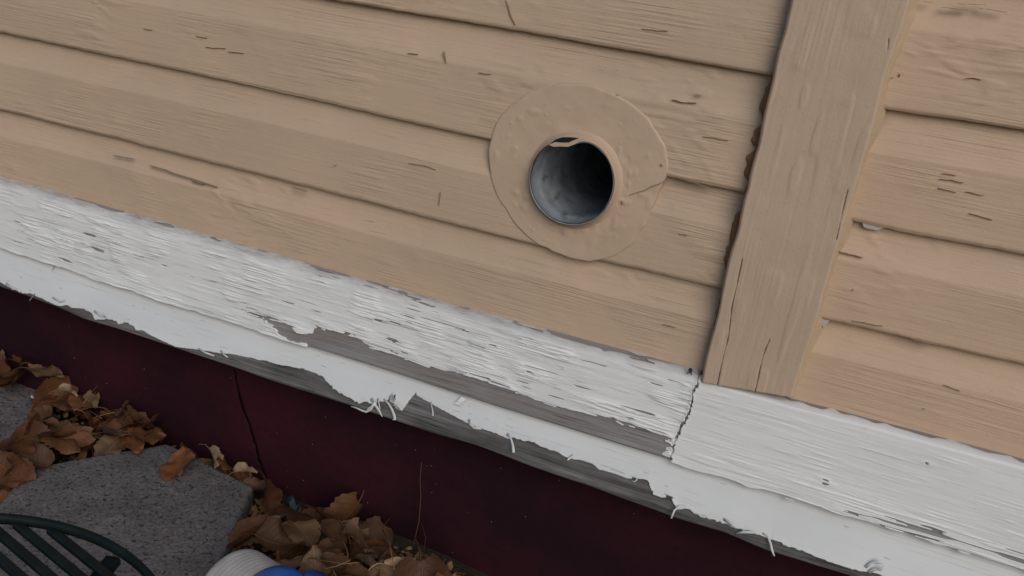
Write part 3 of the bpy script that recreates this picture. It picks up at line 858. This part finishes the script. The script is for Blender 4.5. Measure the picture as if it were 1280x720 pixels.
# ------------------------------------------------------------------ round slatted stool (green metal)
SH = .30
rim_q = np.array([at_z(p, SH)[:2] for p in ((0, 640), (60, 644), (140, 676), (200, 720))])
A_ = np.c_[2 * rim_q, np.ones(4)]; sol = np.linalg.lstsq(A_, (rim_q ** 2).sum(1), rcond=None)[0]
SC = sol[:2]; SR = math.sqrt(sol[2] + SC @ SC)
print("stool centre", SC, "radius", SR)
stool = empty("metal_stool", (SC[0], SC[1], 0), "dark green round metal stool with slatted seat in the lower left corner", "stool")
V, Fc = lathe([(SR - .003, SH - .0095), (SR - .0015, SH - .010), (SR, SH - .009), (SR, SH - .003), (SR - .002, SH), (SR - .0045, SH - .0008), (SR - .006, SH - .003), (SR - .005, SH - .007), (SR - .0042, SH - .0085), (SR - .003, SH - .0095)], 96)
mesh("seat_rim", V, Fc, M['green'], stool)
zs_ = SH - .005
def bar(name, a, b, w, t, z, mat=M['green']):
    a, b = np.array(a), np.array(b); d = (b - a) / np.linalg.norm(b - a); s = np.array([-d[1], d[0]])
    prof = [(-w / 2, -t), (-w / 2, -t * .25), (-w * .35, 0), (w * .35, 0), (w / 2, -t * .25), (w / 2, -t)]
    V = [(*(e + s * u), z + h) for e in (a, b) for u, h in prof]
    n = len(prof)
    Fc = [(i, (i + 1) % n, n + (i + 1) % n, n + i) for i in range(n)] + [tuple(range(n))[::-1], tuple(range(n, 2 * n))]
    return mesh(name, V, Fc, mat, stool, False)
def chord(p, d):                       # both ends of the chord through p with direction d inside the rim
    r = SR - .005; b = p @ d; c = p @ p - r * r
    q = math.sqrt(b * b - c); return p + d * (-b - q), p + d * (-b + q)
A0, A1 = at_z((34, 663), zs_)[:2] - SC, at_z((103, 720), zs_)[:2] - SC
sd_ = (A1 - A0) / np.linalg.norm(A1 - A0); sn = np.array([-sd_[1], sd_[0]])
B0 = at_z((66, 661), zs_)[:2] - SC
pitch = abs((B0 - A0) @ sn)
base = A0 @ sn; sg = 1 if (B0 - A0) @ sn > 0 else -1
for k in range(-14, 15):
    o = base + k * pitch
    if abs(o) < SR - .012:
        a, b = chord(sn * o, sd_); bar("slat", a, b, .0072, .004, zs_)
C1, C2 = at_z((150, 685), zs_ - .006)[:2] - SC, at_z((124, 718), zs_ - .006)[:2] - SC
cd = (C2 - C1) / np.linalg.norm(C2 - C1)
a, b = chord(C1, cd); bar("cross_bar", a, b, .012, .006, zs_ - .0052)
cn = np.array([-cd[1], cd[0]])
off_ = -2 * (C1 @ cn)
a, b = chord(C1 + cn * off_, cd); bar("cross_bar", a, b, .012, .006, zs_ - .0052)
for k in range(3):
    t = math.radians(-70 + 120 * k)
    p = np.array([math.cos(t), math.sin(t)])
    tube("leg", [(*(p * .085), zs_ - .012), (*(p * .095), .15), (*(p * .115), .004)], [.008, .008, .009], M['green'], stool, 10)

# ------------------------------------------------------------------ white tub with a blue lid, and a loose blue lid
tub = empty("plastic_tub", (0, 0, 0), "white ridged plastic tub with a blue lid lying on its side by the leaves", "plastic tub")
Rb = .050
c0 = at_z((318, 768), Rb)
prof = [(0.0, 0), (Rb * .9, 0), (Rb * .97, .002), (Rb, .006)]
for k in range(9):
    h = .008 + k * .006
    prof += [(Rb, h), (Rb + .0003, h + .0015), (Rb + .0003, h + .004), (Rb, h + .0055)]
V, Fc = lathe(prof, 64)
mesh("tub_body", V, Fc, M['plastic'], tub)
V, Fc = lathe([(Rb - .001, .060), (Rb + .0035, .0605), (Rb + .0045, .063), (Rb + .0045, .074), (Rb + .002, .078), (Rb - .004, .0785), (Rb - .008, .076), (.0, .076)], 64)
mesh("tub_lid", V, Fc, M['blue'], tub)
ax = Vector((.93, -.30, .10)).normalized()
tub.rotation_euler = ax.to_track_quat('Z', 'Y').to_euler()
tub.location = (c0[0] - ax.x * .045, c0[1] - ax.y * .045, Rb + .006)
c1 = at_z((394, 731), .055)
lid = empty("bottle_cap", (c1[0], c1[1], .055), "small round blue plastic cap among the leaves, right of the white tub", "cap")
V, Fc = lathe([(0, .012), (.014, .0118), (.0175, .010), (.019, .006), (.019, -.006), (.0175, -.006), (.017, .004), (0, .008)], 40)
mesh("cap_shell", V, Fc, M['blue'], lid)
lid.rotation_euler = (math.radians(-25), math.radians(10), 0)

# ------------------------------------------------------------------ dry leaves
def leaf_mesh(seed, L, Wd, bend, fold, twist, ruff):
    r = random.Random(seed)
    ni, nj = 21, 9
    V, Fc = [], []
    for i in range(ni):
        s = i / (ni - 1)
        w = Wd * .5 * (math.sin(math.pi * min(1, (s * .92 + .05)) ** .72) ** .8) * (1 if s < .9 else (1 - (s - .9) * 7))
        w = max(w, .0006)
        for j in range(nj):
            t = (j - (nj - 1) / 2) / ((nj - 1) / 2)
            ser = 1.0
            if abs(t) == 1: ser = 1 + (.05 if i % 2 else -.04) + r.uniform(-.03, .03)
            x = (s - .5) * L - (1 - abs(t) ** 1.5) * 0 + (-.10 * L * abs(t) ** 2 * max(0, 1 - s * 3.0))
            y = w * t * ser
            z = fold * abs(t) * w + ruff * L * .06 * math.sin(s * 9 + t * 3 + seed) * abs(t) + ruff * L * .03 * math.sin(s * 21 + seed * 2) * abs(t) ** 2
            # curl across
            cy = y; 
            if abs(bend[1]) > 1e-3:
                k = bend[1] / Wd; cy = math.sin(k * y) / k; z += (1 - math.cos(k * y)) / k
            if abs(bend[0]) > 1e-3:
                k = bend[0] / L; xx = math.sin(k * x) / k; z2 = (1 - math.cos(k * x)) / k
                xx -= z * math.sin(k * x); z = z2 + z * math.cos(k * x); x = xx
            a = twist * (s - .5)
            cy, z = cy * math.cos(a) - z * math.sin(a), cy * math.sin(a) + z * math.cos(a)
            V.append((x, cy, z))
    for i in range(ni - 1):
        for j in range(nj - 1):
            a = i * nj + j; Fc.append((a, a + nj, a + nj + 1, a + 1))
    # stalk
    c = nj // 2
    b0 = Vector(V[c]); d = (b0 - Vector(V[nj + c])).normalized()
    k = len(V)
    for q in range(6):
        p = b0 + d * L * .09 * q + Vector((0, 0, -.002 * q * q * .3))
        V += [p + Vector((0, .0008, 0)), p + Vector((0, -.0008, 0)), p + Vector((0, 0, .0012))]
    for q in range(5):
        for a, b in ((0, 1), (1, 2), (2, 0)): Fc.append((k + q * 3 + a, k + q * 3 + b, k + q * 3 + 3 + b, k + q * 3 + 3 + a))
    # bind the stalk to the blade
    Fc.append((c, k, k + 1))
    me = bpy.data.meshes.new("dry_leaf")
    me.from_pydata([tuple(v) for v in V], [], Fc); me.update()
    me.polygons.foreach_set("use_smooth", [True] * len(me.polygons))
    return me
rl = random.Random(3)
variants = {}
for mk in ('leaf', 'leaf_pale', 'leaf_rust', 'leaf_tan'):
    variants[mk] = []
    for k in range(9 if mk == 'leaf' else 5):
        me = leaf_mesh(k * 3 + len(mk), rl.uniform(.046, .062), rl.uniform(.036, .050), (rl.uniform(-.9, 1.2), rl.uniform(-1.0, 1.6)), rl.uniform(-.2, .5), rl.uniform(-.9, .9), rl.uniform(.3, 1.2))
        me.materials.append(M[mk]); variants[mk].append(me)
def leaf(p, z, mk, v, rot, scale, label, group):
    o = bpy.data.objects.new("dry_leaf", variants[mk][v % len(variants[mk])])
    col.objects.link(o)
    q = at_z(p, z)
    scale *= 1.22
    o.location = q; o.rotation_euler = [math.radians(a) for a in rot]; o.scale = (scale,) * 3
    return tag(o, label, "leaf", group)
GL, GR = "dry leaves heaped left of the paver", "dry leaves heaped right of the paver"
hero = [
    ((58, 466), .085, 'leaf_tan', 1, (-55, 20, 60), .75, "narrow upright tan leaf leaning on the maroon foundation, highest in the left heap", GL),
    ((34, 458), .070, 'leaf', 2, (-30, 10, 20), .7, "small dull brown leaf behind the upright tan leaf, at the left heap's far end", GL),
    ((86, 490), .062, 'leaf_pale', 0, (-20, 20, 30), .42, "small pale torn leaf lying against the foundation in the left heap", GL),
    ((53, 518), .034, 'leaf', 4, (10, -20, 100), .55, "small brown leaf beside the tiny white pebble", GL),
    ((38, 545), .045, 'leaf', 0, (-10, -25, 150), .95, "broad round brown leaf overlapping the stained slab", GL),
    ((75, 550), .062, 'leaf', 5, (-15, 10, 10), .9, "large veined brown leaf on the crest of the left heap", GL),
    ((140, 540), .062, 'leaf_tan', 2, (-25, -10, -25), .85, "large tan leaf curling over towards the paver's upper edge", GL),
    ((186, 545), .055, 'leaf', 6, (10, 15, 60), .75, "curled ochre leaf at the paver's farthest corner", GL),
    ((18, 600), .040, 'leaf_rust', 1, (-10, 0, 80), .85, "orange brown leaf at the left picture edge beside the paver", GL),
    ((168, 557), .050, 'leaf_rust', 3, (0, 8, -20), .6, "orange leaf resting flat on the paver's far edge", GL),
    ((226, 580), .050, 'leaf_rust', 0, (-22, -12, 118), .92, "large rust orange triangular leaf lying alone on the grey paver", "dry leaves at the paver's edge"),
    ((266, 572), .052, 'leaf_pale', 1, (-50, 20, -35), .62, "pale curled leaf wedged between paver and foundation, beside the rust leaf", "dry leaves at the paver's edge"),
    ((308, 590), .050, 'leaf_pale', 2, (-35, 0, 30), .52, "small pale serrated leaf at the paver's right corner", "dry leaves at the paver's edge"),
    ((284, 581), .042, 'leaf', 3, (-30, 10, -30), .5, "small brown leaf between the two pale leaves along the foundation", "dry leaves at the paver's edge"),
    ((335, 622), .040, 'leaf', 1, (-40, 30, -50), .8, "brown folded leaf standing at the right heap's upper tip", GR),
    ((341, 646), .050, 'leaf_pale', 3, (-10, 0, 40), .32, "tiny whitish leaf fragment near the top of the right heap", GR),
    ((318, 668), .050, 'leaf', 7, (-20, -40, 60), .85, "brown folded leaf beside the paver's right edge above the white tub", GR),
    ((350, 680), .042, 'leaf', 8, (5, 10, 30), .95, "flat dark brown leaf with toothed edge just above the white tub", GR),
    ((380, 668), .062, 'leaf_tan', 0, (-50, 55, 65), .95, "narrow greyish tan leaf standing on edge in the middle of the right heap", GR),
    ((407, 668), .055, 'leaf', 0, (-18, -12, -35), 1.0, "large brown triangular leaf right of the leaf standing on edge", GR),
    ((375, 645), .050, 'leaf', 5, (-15, 15, -15), .75, "orange brown leaf along the right heap's upper edge", GR),
    ((418, 650), .045, 'leaf', 6, (-30, 10, 10), .8, "curled ochre leaf against the foundation at the right heap's back", GR),
    ((450, 678), .050, 'leaf_tan', 3, (-40, -10, -50), .95, "tan pointed leaf tilted up against the foundation in the right heap", GR),
    ((458, 700), .045, 'leaf_tan', 4, (-20, 5, 20), .8, "scalloped tan leaf below the pointed tilted leaf", GR),
    ((500, 708), .045, 'leaf_pale', 4, (-25, 10, 60), .85, "palest cream leaf near the dry stem, right of the scalloped leaf", GR),
    ((530, 712), .038, 'leaf_tan', 1, (-15, -10, 130), .6, "tan ragged leaf at the right end of the heap", GR),
    ((432, 716), .050, 'leaf', 2, (-10, 5, 10), .95, "brown leaf at the bottom picture edge below the tan pointed leaf", GR),
    ((362, 706), .045, 'leaf_tan', 2, (-10, -15, 70), .65, "small ochre leaf between the blue lid and the blue cap", GR),
]
for h in hero: leaf(*h)
def inside(p, poly):
    c = False
    for i in range(len(poly)):
        (x1, y1), (x2, y2) = poly[i], poly[(i + 1) % len(poly)]
        if (y1 > p[1]) != (y2 > p[1]) and p[0] < (x2 - x1) * (p[1] - y1) / (y2 - y1) + x1: c = not c
    return c
SEEN = set()
TONE = {'leaf': 'brown', 'leaf_tan': 'tan', 'leaf_rust': 'rust', 'leaf_pale': 'pale'}
def look(me, scale, rot):
    zz = [v.co.z for v in me.vertices]; d = max(zz) - min(zz)
    shape = 'tightly curled' if d > .026 else 'cupped' if d > .017 else 'flat'
    tilt = abs(rot[0]) + abs(rot[1])
    return ('large ' if scale > .98 else 'small ' if scale < .82 else 'middling ') + shape + (' upturned' if tilt > 55 else ' tilted' if tilt > 28 else '')
def heap(poly, n, zlo, zhi, where, zone, group, smin, smax):
    k = 0
    xs_, ys_ = [p[0] for p in poly], [p[1] for p in poly]
    while k < n:
        p = (rl.uniform(min(xs_), max(xs_)), rl.uniform(min(ys_), max(ys_)))
        if not inside(p, poly): continue
        z = rl.uniform(zlo, zhi)
        if at_z(p, z)[1] > WY - .004: continue
        mk, v = rl.choice(['leaf'] * 6 + ['leaf_tan'] * 2 + ['leaf_rust']), rl.randrange(9)
        rot, sca = (rl.gauss(-14, 28), rl.gauss(0, 28), rl.uniform(0, 360)), rl.uniform(smin, smax)
        me = variants[mk][v % len(variants[mk])]
        lab = f"{look(me, sca, rot)} {TONE[mk]} leaf {zone(p)}, {where}"
        if lab in SEEN:                     # the stalk end is the leaf's own -X
            a = (rot[2] + 180) % 360
            lab = lab.replace("against the maroon foundation", "against the foundation") + ", stalk " + ("sideways" if a < 45 or a > 315 or 135 < a < 225 else "wallward" if a < 180 else "outward")
        SEEN.add(lab)
        leaf(p, z, mk, v, rot, sca, lab, group)
        k += 1
def zl(p):
    t = p[1] - (470 + .3786 * p[0])
    if p[0] < 8: return "at the picture edge"
    if t < 22: return "against the maroon foundation"
    if p[1] > 575 - .18 * p[0]: return "along the paver's rim"
    return "over the stained slab" if p[0] < 70 else "in mid heap"
def zr(p):
    t = p[1] - (470 + .3786 * p[0])
    if p[1] > 712: return "at the bottom"
    if t < 34: return "against the maroon foundation"
    if p[0] < 345: return "beside the paver"
    return "near the dry twig" if p[0] > 480 else "in mid heap"
WLH, WRH = "heap beyond the paver", "heap by the white tub"
heap([(-40, 452), (20, 452), (70, 478), (120, 505), (180, 545), (120, 560), (40, 578), (0, 612), (-60, 640), (-60, 560), (30, 560), (70, 520), (40, 478), (-40, 466)], 56, .008, .055, WLH, zl, GL, .6, 1.05)
heap([(-60, 440), (0, 446), (60, 470), (120, 496), (200, 538), (196, 552), (110, 520), (50, 490), (-60, 458)], 22, .020, .050, WLH, zl, GL, .6, 1.0)
heap([(325, 622), (345, 632), (400, 648), (470, 680), (530, 712), (560, 760), (380, 760), (350, 716), (300, 690), (312, 655)], 48, .005, .040, WRH, zr, GR, .7, 1.25)
heap([(215, 556), (262, 572), (300, 592), (325, 612), (318, 616), (255, 580)], 9, .012, .036, "paver strip", lambda p: "below the rust orange leaf" if p[0] < 262 else "by the paver corner", "dry leaves at the paver's edge", .35, .55)

# crumbled litter between the leaves
V, Fc = [], []
for poly, n in (([(-60, 450), (60, 470), (190, 550), (40, 590), (-60, 650)], 900), ([(318, 620), (400, 645), (600, 720), (620, 770), (330, 770), (290, 690)], 800), ([(215, 556), (320, 608), (322, 616), (215, 562)], 160)):
    k = 0
    while k < n:
        p = (rl.uniform(-60, 620), rl.uniform(440, 770))
        if not inside(p, poly): continue
        q = at_z(p, rl.uniform(.003, .02))
        k += 1
        if q[1] > WY + .012: continue
        r = rl.uniform(.002, .008); a0 = rl.uniform(0, 6.3); b0 = len(V)
        tx, ty = rl.gauss(0, .5), rl.gauss(0, .5)
        for i in range(5):
            a = a0 + i * 1.257; rr = r * rl.uniform(.5, 1.2); dx, dy = rr * math.cos(a), rr * math.sin(a)
            V.append((q[0] + dx, q[1] + dy, q[2] + dx * tx + dy * ty))
        Fc.append(tuple(range(b0, b0 + 5)))
o = mesh("leaf_litter", V, Fc, M['straw'], None, False)
tag(o, "crumbled brown leaf litter between and under the whole leaves", "leaf litter", kind="stuff")

# straws, stems, bits
def wire(name, pts, r, mat, label, cat, group=None):
    pts = [Vector(p) for p in pts]
    o = tube(name, [p - pts[0] for p in pts], [r] * len(pts), mat, None, 6)
    o.location = pts[0]
    return tag(o, label, cat, group)
def wy(p, y): q = at_y(p, y); return (q[0], q[1] + WY, q[2])
wire("twig", [wy(p, y) for p, y in (((513, 694), -.02), ((519, 672), -.01), ((524, 650), .0), ((526, 620), .006), ((525, 598), .010), ((527, 578), .012))], .0008, M['stalk'], "thin dry upright stem standing against the maroon foundation", "stem")
wire("twig", [wy(p, y) for p, y in (((530, 690), -.02), ((532, 672), -.01), ((527, 655), .0))], .0005, M['stalk'], "short hooked dry stem just right of the tall upright stem", "stem")
for pts, lb in (([(104, 505), (113, 492), (122, 482)], "straw sticking up from the left heap towards the foundation"), ([(112, 513), (124, 521), (127, 523)], "short straw crossing another straw above the left heap"), ([(118, 522), (130, 518), (143, 515)], "straw lying nearly level below the upright straw of the left heap"),
                ([(400, 700), (430, 705), (447, 703)], "long straw lying level across the right heap"), ([(411, 703), (417, 714), (421, 722)], "straw pointing down from the level straw in the right heap"), ([(405, 711), (420, 708), (438, 700)], "slanted straw just under the level straw in the right heap"),
                ([(478, 662), (487, 680), (493, 712)], "bent dark straw leaning on the palest leaf")):
    hh = .085 if pts[0][1] < 600 else .072
    wire("straw", [at_z(p, hh + k * .006) for k, p in enumerate(pts)], .0006, M['straw'], lb, "straw", "loose straws on the leaf heaps")
def blob(name, p, z, r, mat, label, cat, sx=1.0):
    bm = bmesh.new(); bmesh.ops.create_icosphere(bm, subdivisions=3, radius=r)
    for v in bm.verts:
        v.co *= 1 + .3 * (noise(np.array(v.co.x / r * 1.3 + 5), np.array(v.co.y / r * 1.3 + v.co.z / r + 5), 3) - .5); v.co.x *= sx; v.co.z *= .6
    me = bpy.data.meshes.new(name); bm.to_mesh(me); bm.free()
    me.polygons.foreach_set("use_smooth", [True] * len(me.polygons)); me.materials.append(mat)
    o = bpy.data.objects.new(name, me); col.objects.link(o); o.location = at_z(p, z)
    return tag(o, label, cat)
blob("pebble", (43, 496), .032, .0042, M['pebble'], "tiny white pebble on the stained slab", "pebble", 1.3)
blob("pebble", (512, 685), .055, .0035, M['straw'], "small round tan seed husk at the foot of the dry stem", "seed")
q = at_z((366, 634), .016)
sp = random.Random(5)
V = []; Fc = []
for i in range(9):
    for j in range(4):
        V.append(((i - 4) * .0028, (j - 1.5) * .0028 + .002 * math.sin(i), .006 * math.sin(i * .8) + sp.uniform(-.0015, .0015) + j * .003))
Fc = [(i * 4 + j, i * 4 + j + 4, i * 4 + j + 5, i * 4 + j + 1) for i in range(8) for j in range(3)]
o = mesh("plastic_scrap", V, Fc, M['teal']); o.location = q
tag(o, "crumpled teal scrap behind the right leaf heap", "plastic scrap")

# fly on the skirting
fq = at_y((863, 463), -.013)
fly = empty("fly", (fq[0], WY + fq[1], fq[2]), "tiny dark fly on the white skirting's upper corner by the joint", "fly")
bm = bmesh.new(); bmesh.ops.create_icosphere(bm, subdivisions=2, radius=.0024)
for v in bm.verts:
    v.co.z *= 1.55 - .25 * (v.co.z > 0); v.co.y *= .8
me = bpy.data.meshes.new("body"); bm.to_mesh(me); bm.free(); me.materials.append(M['fly'])
o = bpy.data.objects.new("body", me); col.objects.link(o); o.parent = fly
for s in (-1, 1):
    mesh("wing", [(0, -.0018, .001), (s * .0022, -.0022, -.001), (s * .0034, -.0016, -.0045), (s * .0014, -.0014, -.0048)], [(0, 1, 2, 3)], M['wing'], fly, False)

# ---- cracks, scratches and knots in the paint of the siding
cr = random.Random(21)
CV, CF = [], []
def crack(pts, w, y=-.0022):
    q = [at_y(p, y) for p in pts]; n = len(q); b0 = len(CV)
    if y == -.0022 and any(math.hypot(p[0] - 723, p[1] - 215) < 118 for p in pts): return
    for k, p in enumerate(q):
        d = q[min(k + 1, n - 1)] - q[max(k - 1, 0)]; d = d / (np.linalg.norm(d) + 1e-9)
        sd2 = np.array([-d[2], 0, d[0]]); ww = w * .00088 * (.5 if k in (0, n - 1) else cr.uniform(.4, 1.1) * math.sin(math.pi * (k + .5) / n) ** .6) / 2
        CV.append(p + sd2 * ww); CV.append(p - sd2 * ww); CV.append(p + np.array([0, .004, 0]))
    for k in range(n - 1):
        a = b0 + k * 3
        CF.append((a, a + 1, a + 4, a + 3)); CF.append((a + 1, a + 2, a + 5, a + 4)); CF.append((a + 2, a, a + 3, a + 5))
def cluster(cx, cy, rx, ry, n, slope, lmin, lmax, w):
    for _ in range(max(1, int(n * .12)) if not rx in (60, 71) else n // 3):
        x, y = cx + cr.gauss(0, rx * .5), cy + cr.gauss(0, ry * .5)
        y += (x - cx) * slope; L = cr.uniform(lmin, lmax); m_ = max(3, int(L / 4)); yy = 0; pts = []
        for k in range(m_):
            t = k / (m_ - 1); yy += cr.gauss(0, .55); pts.append((x + L * (t - .5), y + L * (t - .5) * slope + yy))
        crack(pts, cr.uniform(.3, .5) * w)
for a in ((245, 48, 60, 14, 12, .14, 8, 34, .8), (150, 198, 50, 6, 7, .24, 8, 26, 1.3), (262, 232, 40, 5, 6, .24, 8, 24, 1.3), (640, 108, 70, 26, 26, .17, 6, 22, .9), (872, 160, 55, 45, 26, .16, 8, 34, 1.0),
          (1195, 246, 71, 30, 16, .19, 10, 34, .45), (1150, 430, 120, 26, 22, .24, 12, 50, .9), (1120, 350, 140, 22, 16, .22, 16, 70, .8), (1130, 470, 120, 22, 14, .25, 10, 46, 1.0), (800, 405, 70, 30, 14, .25, 8, 26, .9),
          (1215, 8, 60, 7, 16, .10, 10, 40, .9), (470, 65, 80, 20, 14, .18, 6, 22, .7), (530, 200, 80, 18, 12, .22, 14, 50, .7), (890, 60, 70, 14, 10, .14, 10, 34, .8), (820, 290, 60, 18, 10, .2, 10, 34, .7), (400, 250, 120, 22, 10, .24, 8, 30, .7), (1240, 110, 30, 16, 8, .12, 8, 26, 1.1), (720, 150, 0.1, 0.1, 1, .2, 3, 4, 1)):
    cluster(*a)
for pts, w in (([(632, 0), (635, 8), (637, 16), (640, 24), (644, 31)], 1.6), ([(554, 64), (555, 70), (557, 79)], 1.2), ([(550, 240), (549, 250), (548, 257)], 1.0), ([(829, 172), (838, 175), (852, 178)], 1.2), ([(846, 222), (868, 228), (890, 236)], 1.6),
               ([(186, 207), (196, 210), (204, 212), (216, 217), (240, 224), (270, 234)], 1.3), ([(1115, 98), (1117, 96)], 1.5), ([(1125, 92), (1125, 96)], 1.5)):
    crack(pts, w)
m = MT("dark_split", .9, .1); M['split'] = m.done(m.mix(m.noise(m.map(90, 90, 90)), (.20, .145, .10), (.30, .225, .16)))
crack([(786, 244), (795, 241), (806, 238), (815, 233), (824, 230), (838, 223)], 1.3, -.0031)
crack([(826, 205), (828, 208)], 2.0, -.0036); crack([(777, 251), (778, 256)], 2.5, -.0040)
tag(mesh("paint_cracks", CV, CF, M['split'], wall, False), kind="stuff")
m = MT('grey_primer', .8, .2); M['splinter_pale'] = m.done(m.mix(m.noise(m.map(160, 160, 160), 1, 3), (.47, .45, .42), (.30, .27, .23)))
def chip(pts, y):
    q = [at_y(p, y) for p in pts]; n = len(q); V = q + [a + np.array([0, .003, 0]) for a in q]
    mesh("bare_chip", V, [tuple(range(n))[::-1], tuple(range(n, 2 * n))] + [(i, (i + 1) % n, (i + 1) % n + n, i + n) for i in range(n)], M['splinter_pale'], wall, False)
chip([(1078, 279), (1088, 278), (1100, 281), (1106, 284), (1097, 288), (1086, 286), (1080, 284)], .0035)
chip([(1018, 397), (1028, 396), (1038, 400), (1034, 404), (1030, 410), (1026, 404)], .0035)
for x, y in ((771, 88), (755, 84), (772, 118), (1156, 512), (1067, 363), (690, 281), (716, 285), (418, 206)):
    w = cr.uniform(.8, 1.6); chip([(x - w, y), (x, y - w * .8), (x + w, y), (x, y + w * .8)], -.0035)

# hairline split in the foundation
CV, CF = [], []
fpts = []
for (a, b) in zip(crk[:-1], crk[1:]):
    for t in np.linspace(0, 1, 5, endpoint=False): fpts.append((a[0] + (b[0] - a[0]) * t + cr.gauss(0, .8), a[1] + (b[1] - a[1]) * t))
crack(fpts, .6, .0172)
m = MT("black_split", .95, .05); mesh("foundation_crack", CV, CF, m.done((.004, .002, .003)), wall, False)
